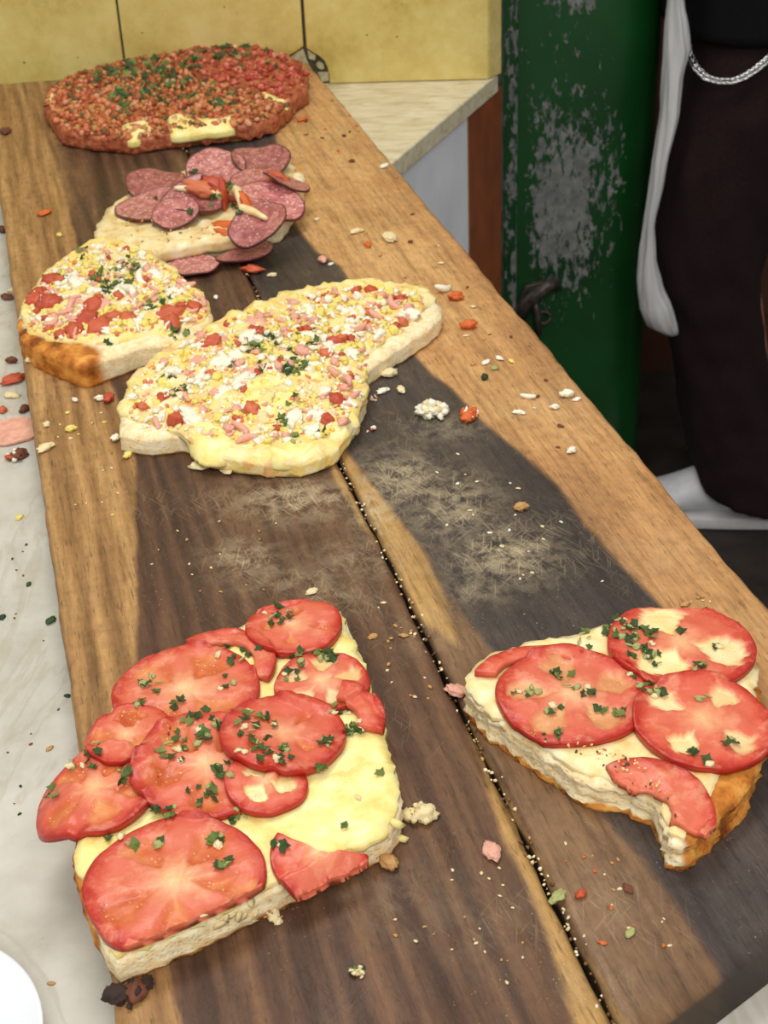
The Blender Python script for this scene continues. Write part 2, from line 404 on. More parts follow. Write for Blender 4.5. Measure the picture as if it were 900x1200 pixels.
def tube(pts, rad, seg=8):
    V, F = [], []
    pts = [Vector(p) for p in pts]; n = len(pts); prev = None
    for i, p in enumerate(pts):
        t = (pts[min(i + 1, n - 1)] - pts[max(i - 1, 0)]).normalized()
        a = t.cross(Vector((0, 0, 1)) if abs(t.z) < .9 else Vector((1, 0, 0))).normalized() if prev is None else (prev - t * prev.dot(t)).normalized()
        prev = a; b_ = t.cross(a); r = rad[i] if isinstance(rad, (list, tuple)) else rad
        for k in range(seg):
            an = 2 * math.pi * k / seg; V.append(p + a * (r * math.cos(an)) + b_ * (r * math.sin(an)))
    for i in range(n - 1):
        for k in range(seg):
            F.append([i * seg + k, i * seg + (k + 1) % seg, (i + 1) * seg + (k + 1) % seg, (i + 1) * seg + k])
    F.append(list(range(seg))[::-1]); F.append([(n - 1) * seg + k for k in range(seg)])
    return V, F

# ------------------------------------------------------------------ polygon helpers
def sdist(pts, poly):
    pts = np.asarray(pts, float); poly = np.asarray(poly, float)
    d = np.full(len(pts), 1e9); ins = np.zeros(len(pts), bool); n = len(poly)
    for i in range(n):
        a = poly[i]; b = poly[(i + 1) % n]; ab = b - a; L = (ab ** 2).sum() + 1e-18
        t = np.clip(((pts - a) @ ab) / L, 0, 1); q = a + t[:, None] * ab
        d = np.minimum(d, np.sqrt(((pts - q) ** 2).sum(1)))
        if a[1] != b[1]:
            c = ((a[1] > pts[:, 1]) != (b[1] > pts[:, 1])) & (pts[:, 0] < (b[0] - a[0]) * (pts[:, 1] - a[1]) / (b[1] - a[1]) + a[0])
            ins ^= c
    return np.where(ins, d, -d)
def ccw(poly):
    a = sum(poly[i][0] * poly[(i + 1) % len(poly)][1] - poly[(i + 1) % len(poly)][0] * poly[i][1] for i in range(len(poly)))
    return poly if a > 0 else poly[::-1]
def resample(poly, step, smooth=0.5):
    n = len(poly); out = []
    for i in range(n):
        p0, p1, p2, p3 = [Vector(poly[(i + k) % n]) for k in (-1, 0, 1, 2)]
        L = (p2 - p1).length; m = max(1, round(L / step))
        for k in range(m):
            t = k / m
            cr = 0.5 * ((2 * p1) + (p2 - p0) * t + (2 * p0 - 5 * p1 + 4 * p2 - p3) * t * t + (3 * p1 - p0 - 3 * p2 + p3) * t ** 3)
            q = p1.lerp(p2, t).lerp(cr, smooth); out.append((q.x, q.y))
    return out

class Surf:                                                         # what has been laid so far: lets the next piece rest on it
    def __init__(s): s.b = []
    def add(s, V, F): s.b.append(BVHTree.FromPolygons([tuple(v) for v in V], F))
    def z(s, x, y, default=0.0):
        best = default
        for b in s.b:
            h = b.ray_cast(Vector((x, y, .3)), Vector((0, 0, -1)))
            if h[0] is not None and h[0].z > best: best = h[0].z
        return best
    def hit(s, px, py):
        d = ray(px, py); best = None
        for b in s.b:
            h = b.ray_cast(CAM, d)
            if h[0] is not None and (best is None or h[3] < best[2]): best = (h[0], h[1], h[3])
        if best is None:
            return P(px, py, 0), Vector((0, 0, 1))
        n = best[1]; n = n if n.z >= 0 else -n
        return best[0], n

def slab(name, outline, h, mat, parent, step=.0045, amp=.001, edge_r=.005, edge_drop=.003, z0=0.0, rings=7, bulge=0.0, rough=.0006,
         seed=0, brown=None, topfn=None, surf=None, smooth=.35, jit=.0008, base=None, skirt=None):
    """A baked slab: constrained triangulation of its outline with an uneven top and torn side rings."""
    poly = ccw(resample(ccw(outline), step, smooth))
    poly = [(x + jit * 2 * nz(x * 260, y * 260, seed), y + jit * 2 * nz(x * 260, y * 260, seed + 9)) for x, y in poly]
    n = len(poly); A = np.array(poly)
    xs = np.arange(A[:, 0].min(), A[:, 0].max(), step); ys = np.arange(A[:, 1].min(), A[:, 1].max(), step * .87)
    G = np.array([(x + (step / 2 if j % 2 else 0) + random.uniform(-.2, .2) * step, y) for j, y in enumerate(ys) for x in xs])
    sd = sdist(G, A); G = G[sd > step * .6]
    pts = [Vector(p) for p in poly] + [Vector(p) for p in G]
    vo, eo, fo, _, _, _ = geometry.delaunay_2d_cdt(pts, [], [list(range(n))], 1, 1e-7)
    if len(vo) != len(pts): vo = vo
    T = np.array([(v.x, v.y) for v in vo]); sdt = sdist(T, A); sdt = np.maximum(sdt, 0)
    V, br = [], []
    def top(x, y, d):
        z = h if base is None else base(x, y) + h
        z += amp * (nz(x * 90, y * 90, seed) + .6 * nz(x * 210, y * 210, seed + 3))
        if topfn: z += topfn(x, y, d)
        e = max(0.0, 1 - d / edge_r); z -= edge_drop * e * e
        return z
    for (x, y), d in zip(T, sdt):
        V.append(Vector((x, y, top(x, y, d)))); br.append(brown(x, y, 0.0, d) if brown else 0.0)
    F = [list(f) for f in fo]
    nt = len(V); prev = list(range(n)); cx, cy = A.mean(0)
    for r in range(1, rings + 1):
        t = r / rings; cur = []
        for i in range(n):
            x, y = poly[i]; ax, ay = poly[i - 1]; bx, by = poly[(i + 1) % n]
            nx, ny = (by - ay), -(bx - ax); L = math.hypot(nx, ny) + 1e-9; nx /= L; ny /= L
            o = bulge * math.sin(math.pi * t) + rough * 2 * nz(x * 330, y * 330, seed + t * 6) * (1 if t < 1 else .5)
            zt = V[i].z if i < nt else h
            zb = z0 if skirt is None else max(.0006, zt - (skirt(x, y) if callable(skirt) else skirt))
            z = zt + (zb - zt) * t
            cur.append(len(V)); V.append(Vector((x + nx * o, y + ny * o, z))); br.append(brown(x, y, t, 0.0) if brown else 0.0)
        for i in range(n):
            j = (i + 1) % n; F.append([prev[i], cur[i], cur[j], prev[j]])
        prev = cur
    F.append(prev[::-1])
    o = part(name, V, F, mat, parent, attrs={'brown': br})
    if surf: surf.add(V, F)
    return o, A

# ------------------------------------------------------------------ small shared meshes
def rock(seed, e=(1, 1, .7), rough=.35, sub=1):
    bm = bmesh.new(); bmesh.ops.create_icosphere(bm, subdivisions=sub, radius=1)
    for v in bm.verts:
        k = 1 + rough * nz(v.co.x * 1.3 + seed * 3.1, v.co.y * 1.3, v.co.z * 1.3 + seed)
        v.co = Vector((v.co.x * e[0], v.co.y * e[1], v.co.z * e[2])) * k * (1 + rough * .4 * random.uniform(-1, 1))
    V = [v.co.copy() for v in bm.verts]; F = [[v.index for v in f.verts] for f in bm.faces]; bm.free()
    return V, F
ROCKS = [rock(i, (1, random.uniform(.7, .95), random.uniform(.55, .8)), .5) for i in range(8)]
FLAKES = [rock(i + 20, (1, random.uniform(.5, .8), .3), .6) for i in range(6)]
def lump(seed, e=(1, .85, .6)):                                     # a crumbly, knobbly crumb
    bm = bmesh.new(); bmesh.ops.create_icosphere(bm, subdivisions=3, radius=1)
    for v in bm.verts:
        d = v.co.copy(); k = 1 + .45 * nz(d.x * 1.5 + seed * 3.7, d.y * 1.5, d.z * 1.5) + .35 * nz(d.x * 3.5, d.y * 3.5 + seed, d.z * 3.5) + .12 * nz(d.x * 8, d.y * 8, d.z * 8 + seed)
        v.co = Vector((d.x * e[0], d.y * e[1], d.z * e[2])) * k
    V = [v.co.copy() for v in bm.verts]; F = [[v.index for v in f.verts] for f in bm.faces]; bm.free()
    return V, F
LUMPS = [lump(i) for i in range(6)]; CRUMBS = [lump(i + 9, (1, random.uniform(.6, .9), .5)) for i in range(6)]
DICE = []
for i in range(6):
    V, F = boxv(Vector((0, 0, 0)), Vector((.9, 0, 0)), Vector((0, .7, 0)), Vector((0, 0, .5)))
    bm = bmesh.new(); vs = [bm.verts.new(v) for v in V]; [bm.faces.new([vs[k] for k in f]) for f in F]
    bmesh.ops.bevel(bm, geom=bm.edges[:], offset=.28, segments=1, affect='EDGES', profile=.5)
    for v in bm.verts: v.co *= 1 + .3 * nz(v.co.x * 1.5 + i * 7, v.co.y * 1.5, v.co.z)
    bm.verts.index_update(); DICE.append(([v.co.copy() for v in bm.verts], [[v.index for v in f.verts] for f in bm.faces])); bm.free()
def curlbit(seed):                                                  # a short curved shred
    pts = [(math.cos(a) * 1.0, math.sin(a) * .8, .25 * math.sin(a * 2 + seed)) for a in np.linspace(.4, 2.3 + .4 * nz(seed, 0), 6)]
    pts = [(x, y - .5, z) for x, y, z in pts]
    return tube(pts, [.12, .24, .3, .3, .24, .1], 6)
SHREDS = [curlbit(i) for i in range(4)]
def leaf(seed):
    rnd = random.Random(seed); n = 9; V = []
    ring = []
    for i in range(n):
        a = 2 * math.pi * i / n; r = (.65 + .35 * (i % 2)) * rnd.uniform(.7, 1.15)
        x, y = r * math.cos(a), r * math.sin(a) * .72
        ring.append((x, y, .35 * nz(x * 1.4 + seed, y * 1.4) + .18 * (i % 2)))
    V = [(x, y, z + .05) for x, y, z in ring] + [(0, 0, .12)] + [(x, y, z - .05) for x, y, z in ring] + [(0, 0, -.0)]
    F = [[i, (i + 1) % n, n] for i in range(n)] + [[n + 1 + (i + 1) % n, n + 1 + i, 2 * n + 1] for i in range(n)]
    F += [[(i + 1) % n, i, n + 1 + i, n + 1 + (i + 1) % n] for i in range(n)]
    return [Vector(v) for v in V], F
LEAVES = [leaf(i) for i in range(10)]
STEMS = [tube([(-.7, 0, 0), (-.2, .06, .06), (.3, -.05, .05), (.7, .04, 0)], [.10, .16, .15, .09], 6)]
_cache = {}
def shared(kind, i, mat):
    k = (kind, i, mat.name)
    if k not in _cache:
        V, F = {'rock': ROCKS, 'flake': FLAKES, 'dice': DICE, 'shred': SHREDS, 'leaf': LEAVES, 'stem': STEMS, 'lump': LUMPS, 'crumb': CRUMBS}[kind][i]
        _cache[k] = me_from(kind, V, F, mat, kind not in ('leaf',))
    return _cache[k]
NV = {'rock': 8, 'flake': 6, 'dice': 6, 'shred': 4, 'leaf': 10, 'stem': 1, 'lump': 6, 'crumb': 6}
def orient(n, rz, tilt=0.0):
    q = Vector((0, 0, 1)).rotation_difference(n)
    return (q.to_matrix().to_4x4() @ Matrix.Rotation(rz, 4, 'Z') @ Matrix.Rotation(tilt, 4, 'X'))
def bit(name, kind, mat, pos, size, n=Vector((0, 0, 1)), rz=None, tilt=None, parent=None, sink=0.0, stretch=(1, 1, 1)):
    o = bpy.data.objects.new(name, shared(kind, random.randrange(NV[kind]), mat)); link(o, parent)
    rz = random.uniform(0, 6.28) if rz is None else rz; tilt = random.uniform(-.3, .3) if tilt is None else tilt
    mtx = orient(n, rz, tilt)
    o.rotation_euler = mtx.to_euler(); s = size / 2
    o.scale = (s * stretch[0], s * stretch[1], s * stretch[2])
    o.location = Vector(pos) + n * (s * .35 - sink) - (org(parent) if parent is not None else Vector((0, 0, 0)))
    return o
def stuff_bits(name, items, mat, parent, kinds=('rock',)):          # items: (pos, normal, size, rgb) -> one joined mesh
    V, F, C = [], [], []
    for pos, n, size, rgb in items:
        k = random.choice(kinds); src = {'rock': ROCKS, 'flake': FLAKES, 'dice': DICE, 'shred': SHREDS, 'leaf': LEAVES}[k]
        v0, f0 = random.choice(src); mtx = orient(n, random.uniform(0, 6.28), random.uniform(-.5, .5)); s = size / 2; b0 = len(V)
        for v in v0:
            V.append(Vector(pos) + (mtx @ (Vector(v) * s)) + n * s * .25); C.append((rgb[0], rgb[1], rgb[2], 1))
        F += [[i + b0 for i in f] for f in f0]
    return part(name, V, F, mat, parent, True, cols=C, kind='stuff')

# ------------------------------------------------------------------ discs: tomato and salami slices
def disc(name, mat, parent, c, R, zfun, thick=.005, r_in=0.0, a0=0.0, a1=2 * math.pi, squash=1.0, rot=0.0, nloc=5, locdepth=.6, cheese=0.0,
         lobed=.04, seed=0, tint=(1, 1, 1, 1), nr=17, nt=64, clip=None, loc=True, surf=None, wob=.0006, locr=(.26, .86), locw=.74):
    full = a1 - a0 > 2 * math.pi - 1e-6
    cols = nt if full else nt + 1
    V, rr, lc, sk, F = [], [], [], [], []
    rnd = random.Random(seed); ph = rnd.uniform(0, 6.28)
    offs = [rnd.uniform(-.12, .12) for _ in range(max(1, nloc))]; dep = [rnd.uniform(.5, 1) for _ in range(max(1, nloc))]
    def outer(th): return 1 + lobed * math.sin(nloc * th + ph) * .4 + lobed * nz(math.cos(th) * 1.3 + seed, math.sin(th) * 1.3)
    def locm(r, th):
        if not loc or nloc == 0: return 0.0
        u = (th + ph) / (2 * math.pi) * nloc; k = int(math.floor(u)) % nloc; f = (u - math.floor(u)) - .5 + offs[k]
        w = locw * .5 * (.65 + .35 * (r - locr[0]) / (locr[1] - locr[0])) * (.8 + .2 * dep[k])
        q = 1 - (abs(f) / max(w, .02)) ** 2 - ((r - (locr[0] + locr[1]) / 2) / ((locr[1] - locr[0]) / 2)) ** 2 * .9
        q += .6 * nz(r * 5 * math.cos(th) + seed, r * 5 * math.sin(th)) + .3 * nz(r * 12 * math.cos(th) + seed, r * 12 * math.sin(th))
        return max(0.0, min(1.0, q * 3.2)) * (.6 + .4 * dep[k])
    cr, sr = math.cos(rot), math.sin(rot)
    prof = [r_in + (.93 - r_in) * (i / (nr - 3)) ** .85 for i in range(nr - 2)] + [.965, .99, 1.0]
    XY, MM = [], []
    for i, r in enumerate(prof):
        for j in range(cols):
            th = a0 + (a1 - a0) * j / nt; q = r * outer(th)
            lx, ly = R * q * math.cos(th), R * q * squash * math.sin(th)
            XY.append((c[0] + lx * cr - ly * sr, c[1] + lx * sr + ly * cr)); MM.append(locm(r, th))
    if clip is not None:                                            # the knife went through pizza and tomato alike
        XY = clip(XY)
    ZB = zfun.batch([q[:2] for q in XY]) if hasattr(zfun, 'batch') else [zfun(x, y) for x, y in XY]
    for lay in (0, 1):
        for i, r in enumerate(prof):
            for j in range(cols):
                k = i * cols + j; x, y = XY[k][:2]; m = MM[k]; cutv = len(XY[k]) > 2
                if lay == 0:
                    e = {nr: 1.0, nr - 1: .35}.get(i, 0.0)
                    z = ZB[k] + thick - m * thick * locdepth - e * thick * .16 + wob * (nz(x * 160, y * 160, seed) + nz(x * 60, y * 60, seed + 2))
                else: z = ZB[k]
                V.append(Vector((x, y, z))); rr.append(.5 if cutv else r); lc.append(m if lay == 0 else 0); sk.append(1.0 if (i == nr and not cutv) else 0.0)
    N = (nr + 1) * cols
    idx = lambda lay, i, j: lay * N + i * cols + (j % cols if full else j)
    for i in range(nr):
        for j in range(nt):
            F.append([idx(0, i, j), idx(0, i + 1, j), idx(0, i + 1, j + 1), idx(0, i, j + 1)])
            F.append([idx(1, i, j), idx(1, i, j + 1), idx(1, i + 1, j + 1), idx(1, i + 1, j)])
    for j in range(nt):
        F.append([idx(0, nr, j), idx(1, nr, j), idx(1, nr, j + 1), idx(0, nr, j + 1)])
        if r_in > 0: F.append([idx(0, 0, j), idx(0, 0, j + 1), idx(1, 0, j + 1), idx(1, 0, j)])
    if not full:
        for i in range(nr):
            F.append([idx(0, i, 0), idx(1, i, 0), idx(1, i + 1, 0), idx(0, i + 1, 0)])
            F.append([idx(0, i, nt), idx(0, i + 1, nt), idx(1, i + 1, nt), idx(1, i, nt)])
    o = part(name, V, F, mat, parent, attrs={'rr': rr, 'loc': lc, 'skin': sk, 'gelcheese': [cheese] * len(V)})
    o.color = tint
    if surf: surf.add(V, F)
    return o

#SECTION2
# ------------------------------------------------------------------ the setting: tiled wall, floor, far wall, counter
ZM = -0.033                                                        # marble top, one board thickness under the board's face
ZF = -0.93                                                         # floor
wA = P(388, 96.5, ZM); wB = P(573, 91.5, ZM); wd_ = (wB - wA).normalized(); wn = Vector((wd_.y, -wd_.x, 0))   # wall line and its normal towards the room
def onwall(px, py, off=0.0):
    d = ray(px, py); q = wA + wn * off
    return CAM + d * ((q - CAM).dot(wn) / d.dot(wn))
def wl(px, py):                                                    # wall coordinates: along, up
    q = onwall(px, py, .006) - wA; return (q.dot(wd_), q.z)
def wallprism(name, poly, off0, off1, mat, parent, bev=.0012):
    poly = ccw([tuple(p) for p in poly])
    n = len(poly); V = []
    for off in (off0, off1):
        for s, z in poly: V.append(wA + wd_ * s + wn * off + Vector((0, 0, z)))
    F = [list(range(n)), list(range(n, 2 * n))[::-1]] + [[i, n + i, n + (i + 1) % n, (i + 1) % n] for i in range(n)]
    o = part(name, V, F, mat, parent, smooth=False)
    bm = bmesh.new(); bm.from_mesh(o.data); bmesh.ops.recalc_face_normals(bm, faces=bm.faces[:]); bm.to_mesh(o.data); bm.free()
    if bev: bevel(o, bev, 2)
    return o
sB = (wB - wA).dot(wd_)
wall = wallprism('wall_back', [(-1.3, ZM - .027), (sB - .002, ZM - .027), (sB - .002, 1.7), (-1.3, 1.7)], -.12, 0.0, M['plaster'], None, 0)
wall['kind'] = 'structure'
wallprism('grout_bed', [(-1.25, .0), (sB - .004, .0), (sB - .004, .75), (-1.25, .75)], .0005, .0035, M['grout'], wall, 0)
s1 = wl(357, 40)[0]; s0 = wl(142, 40)[0]; TW = s1 - s0; g = .0016
TH = TW
for row in range(3):
    zb = row * TH + .001
    for k in range(-4, 3):
        a = s1 + (k - 1) * TW + g; b_ = s1 + k * TW - g
        if k == 1: b_ = sB - .0005
        if k >= 2: continue
        if row == 0 and k == 1:                                     # tile with its lower left corner broken away
            poly = [wl(386.5, 95), (b_, zb), (b_, zb + TH - 2 * g), (a, zb + TH - 2 * g), wl(359.5, 56), wl(366, 60.5), wl(374, 65), wl(380, 70.5), wl(384, 79), wl(386, 87)]
            poly[0] = (poly[0][0], zb)
        elif row == 0 and k == 0:
            q = wl(338, 65); poly = [(a, zb), (wl(338, 90)[0], zb), q, wl(347, 60), (wl(355.5, 54)[0], wl(355.5, 54)[1]), (b_, zb + TH - 2 * g), (a, zb + TH - 2 * g)]
        else: poly = [(a, zb), (b_, zb), (b_, zb + TH - 2 * g), (a, zb + TH - 2 * g)]
        wallprism('tile', poly, .003, .009, M['tile'], wall)
# what shows in the broken corner: mortar and two small shards
wallprism('mortar_patch', [wl(339, 68), wl(347, 61.5), wl(355, 57), wl(360, 72), wl(366, 84), wl(372, 96), wl(340, 100)], .003, .0062, M['mortar'], wall, .0006)
wallprism('tile_shard', [wl(360, 58.5), wl(370, 65), wl(369, 71), wl(362, 69)], .003, .0065, M['mortar'], wall, .0006)
wallprism('tile_shard', [wl(372, 85), wl(385, 84.5), wl(385.5, 95), wl(377, 96)], .003, .0065, M['mortar'], wall, .0006)
wallprism('plaster_crumbs', [wl(370, 75), wl(374, 72), wl(379, 75), wl(380, 81), wl(376, 82), wl(372, 79)], .003, .0055, M['mortar'], wall, .0006)
# narrow tile on the return of the wall
wC = P(587.5, 85, ZM); rd = (wC - wB).normalized(); 
def quad(name, a, b_, z0, z1, th, mat, parent):
    d = (b_ - a).normalized(); nn = Vector((d.y, -d.x, 0)); V = []
    for off in (0.0, -th):
        for p, z in ((a, z0), (b_, z0), (b_, z1), (a, z1)): V.append(Vector((p.x, p.y, z)) + nn * off)
    F = [[0, 1, 2, 3], [7, 6, 5, 4], [0, 4, 5, 1], [1, 5, 6, 2], [2, 6, 7, 3], [3, 7, 4, 0]]
    return part(name, V, F, mat, parent, smooth=False)
for row in range(3):
    bevel(quad('return_tile', wB + rd * .001 + wn * .008, wC + wn * .008, ZM + .001 + row * TH, ZM + (row + 1) * TH - .002, .006, M['tile'], wall), .0012)
# floor and far wall
V, F = boxv(Vector((.6, 2.2, ZF - .05)), Vector((3.4, 0, 0)), Vector((0, 3.2, 0)), Vector((0, 0, .05)))
fl = part('floor', V, F, M['floor'], None, smooth=False); fl['kind'] = 'structure'
V, F = boxv(Vector((1.6, 3.02, .35)), Vector((2.0, 0, 0)), Vector((0, .05, 0)), Vector((0, 0, 1.28)))
fw = part('wall_far', V, F, M['far_wood'], None, smooth=False); fw['kind'] = 'structure'
V, F = boxv(Vector((1.6, 2.962, ZF + .05)), Vector((2.0, 0, 0)), Vector((0, .008, 0)), Vector((0, 0, .05)))
bb = part('baseboard_far', V, F, M['far_wood'], None, smooth=False); bb['kind'] = 'structure'
for k in range(12):                                                 # upright boards of the far wall
    V, F = boxv(Vector((-.2 + k * .32, 2.966, .34)), Vector((.157, 0, 0)), Vector((0, .006, 0)), Vector((0, 0, 1.15)))
    bevel(part('wall_board', V, F, M['far_wood'], fw, smooth=False), .004)

# counter: two marble slabs on a cabinet with a white panel and a brown stile
ct = thing('marble_counter', (0, .9, ZF), 'marble counter under the long board, with a cream slab and white side panel', 'counter')
def P2(px, py): q = P(px, py, ZM); return Vector((q.x, q.y))
D = P2(458, 192); C_ = P2(584, 86); ed = (C_ - D).normalized(); E = D - ed * .30
wl_ = lambda s: Vector(((wA + wd_ * s).x, (wA + wd_ * s).y))
A0 = wl_(-.16)
cream = [E, C_, Vector((wB.x, wB.y)) , A0]
V, F = prism(ccw([tuple(v) for v in cream]), ZM - .027, ZM)
bevel(part('cream_slab', V, F, M['marble_cream'], ct, smooth=False), .003, 3)
Fp = P2(1150, 1120)
main = [wl_(-1.25), A0 - ed * .0015, E - ed * .0015, Fp, Vector((Fp.x + .02, -.1)), Vector((wl_(-1.25).x, -.1))]
V, F = prism(ccw([tuple(v) for v in main]), ZM - .027, ZM)
bevel(part('white_slab', V, F, M['marble'], ct, smooth=False), .003, 3)
en = Vector((-ed.y, ed.x))                                           # inward
i0 = D - ed * .25 + en * .006; i1 = C_ + en * .006
st = i0 + ed * (Vector(((W(549, 240, 2.1)).x, 0)).x - 0) * 0
def on_edge(px, py):                                                 # where the counter's front plane is met
    d = ray(px, py); q = Vector((i0.x, i0.y, 0)); nn = Vector((en.x, en.y, 0)); return CAM + d * ((q - CAM).dot(nn) / d.dot(nn))
sp = on_edge(549, 240); sp2 = Vector((sp.x, sp.y)); ep = on_edge(588, 160); ep2 = Vector((ep.x, ep.y))
def upright(name, a, b_, z0, z1, th, mat):
    o3 = lambda v, z, o: Vector((v.x + en.x * o, v.y + en.y * o, z))
    V = [o3(a, z0, 0), o3(b_, z0, 0), o3(b_, z1, 0), o3(a, z1, 0), o3(a, z0, th), o3(b_, z0, th), o3(b_, z1, th), o3(a, z1, th)]
    F = [[0, 1, 2, 3], [7, 6, 5, 4], [0, 4, 5, 1], [1, 5, 6, 2], [2, 6, 7, 3], [3, 7, 4, 0]]
    return bevel(part(name, V, F, mat, ct, smooth=False), .002)
tag(upright('side_panel', i0, sp2, ZF, ZM - .028, .018, M['white_panel']), 'white side panel under the cream marble')
upright('panel_edging', sp2 + ed * .0005 , sp2 + ed * .004, ZF, ZM - .028, .02, M['panel_edge'])
tag(upright('stile', sp2 + ed * .005, ep2, ZF, ZM - .028, .03, M['brown_wood']), 'brown wooden stile')
cab = [wl_(-1.25) - Vector((0, .01)), A0 + en * .06, E + en * .05 - ed * .01, Vector((Fp.x - .12, Fp.y)), Vector((Fp.x - .1, -.05)), Vector((wl_(-1.25).x, -.05))]
V, F = prism(ccw([tuple(v) for v in cab]), ZF, ZM - .028)
part('cabinet', V, F, M['brown_wood'], ct, smooth=False)

# ------------------------------------------------------------------ the long board of two planks
def isect(a, b_, c, d):
    r = b_ - a; s = d - c; t = ((c - a).x * s.y - (c - a).y * s.x) / (r.x * s.y - r.y * s.x); return a + r * t
B2 = lambda px, py: Vector(wp(px, py))
La, Lb = B2(12, 317), B2(131, 1150); Ra, Rb = B2(389, 107), B2(889, 700); Sa, Sb = B2(215, 168), B2(722, 1200)
Ea, Eb = B2(0, 97), B2(366, 72); Na, Nb = B2(772, 1200), B2(900, 1104)
Bd = (Lb - La).normalized() * -1                                     # along the board, away from the camera
Bu = Vector((Bd.y, -Bd.x))
BO = isect(La, Lb, Na, Nb)
def buv(x, y): q = Vector((x, y)) - BO; return (q.dot(Bu), q.dot(Bd))
board = thing('pizza_board', (BO.x, BO.y, ZM), 'long worn wooden serving board of two dark planks carrying all the pizza', 'board')
def poly_px(l, z=0.0): return [wp(x, y, z) for x, y in l]
ZON = {
 'z_light': [(-80, 90), (20, 90), (62, 180), (95, 300), (130, 450), (158, 540), (160, 700), (160, 900), (185, 1100), (225, 1260), (100, 1400), (-300, 1000), (-300, 300)],
 'z_midlight': [(-40, 85), (200, 70), (170, 110), (60, 170), (75, 230), (40, 260), (-40, 240)],
 'z_pale': [(548, 850), (578, 940), (622, 1060), (668, 1180), (715, 1290), (800, 1380), (740, 1220), (664, 1075), (600, 940), (551, 846)],
 'z_pale2': [(370, 500), (396, 570), (428, 620), (455, 650), (487, 720), (540, 760), (520, 700), (500, 650), (455, 590), (415, 540), (396, 510)],
 'z_med': [(470, 660), (500, 668), (535, 715), (580, 764), (640, 860), (691, 942), (749, 1000), (802, 1075), (846, 1140), (900, 1260), (800, 1400), (722, 1200), (600, 940), (530, 800)],
 'z_tan': [(318, 100), (322, 160), (331, 230), (346, 265), (370, 295), (398, 312), (409, 330), (440, 370), (483, 413), (507, 440), (529, 456), (565, 495), (609, 530), (654, 571), (685, 616), (726, 662), (764, 700), (800, 740), (860, 820), (950, 920), (1100, 1020), (1300, 1000), (900, 600), (340, 40)],
}
ZW = {k: poly_px(v) for k, v in ZON.items()}
BLK = poly_px([(215, 160), (322, 150), (331, 230), (346, 265), (370, 295), (398, 312), (409, 330), (440, 370), (483, 413), (507, 440), (529, 456), (565, 495), (609, 530), (654, 571), (685, 616), (726, 662), (764, 700), (800, 740), (860, 820), (950, 920), (1100, 1020), (1200, 1300), (900, 1260), (846, 1140), (802, 1075), (749, 1000), (691, 942), (640, 860), (580, 764), (545, 722), (512, 676), (500, 650), (455, 590), (415, 540), (392, 510), (300, 335)])
FL = [(345, 585, 75, 26, .95), (285, 655, 42, 24, .8), (420, 655, 60, 30, .45), (345, 680, 80, 20, .45), (470, 560, 55, 34, .9), (530, 590, 55, 40, .85), (590, 650, 62, 36, 1.0), (560, 690, 45, 20, .5),
      (440, 600, 30, 40, .8), (700, 1060, 60, 40, .2), (480, 1060, 90, 60, .16), (560, 1080, 70, 50, .16), (500, 740, 50, 40, .22), (520, 500, 50, 20, .4), (650, 470, 60, 40, .2), (390, 700, 50, 18, .5), (780, 650, 60, 40, .18), (700, 1150, 50, 30, .2)]
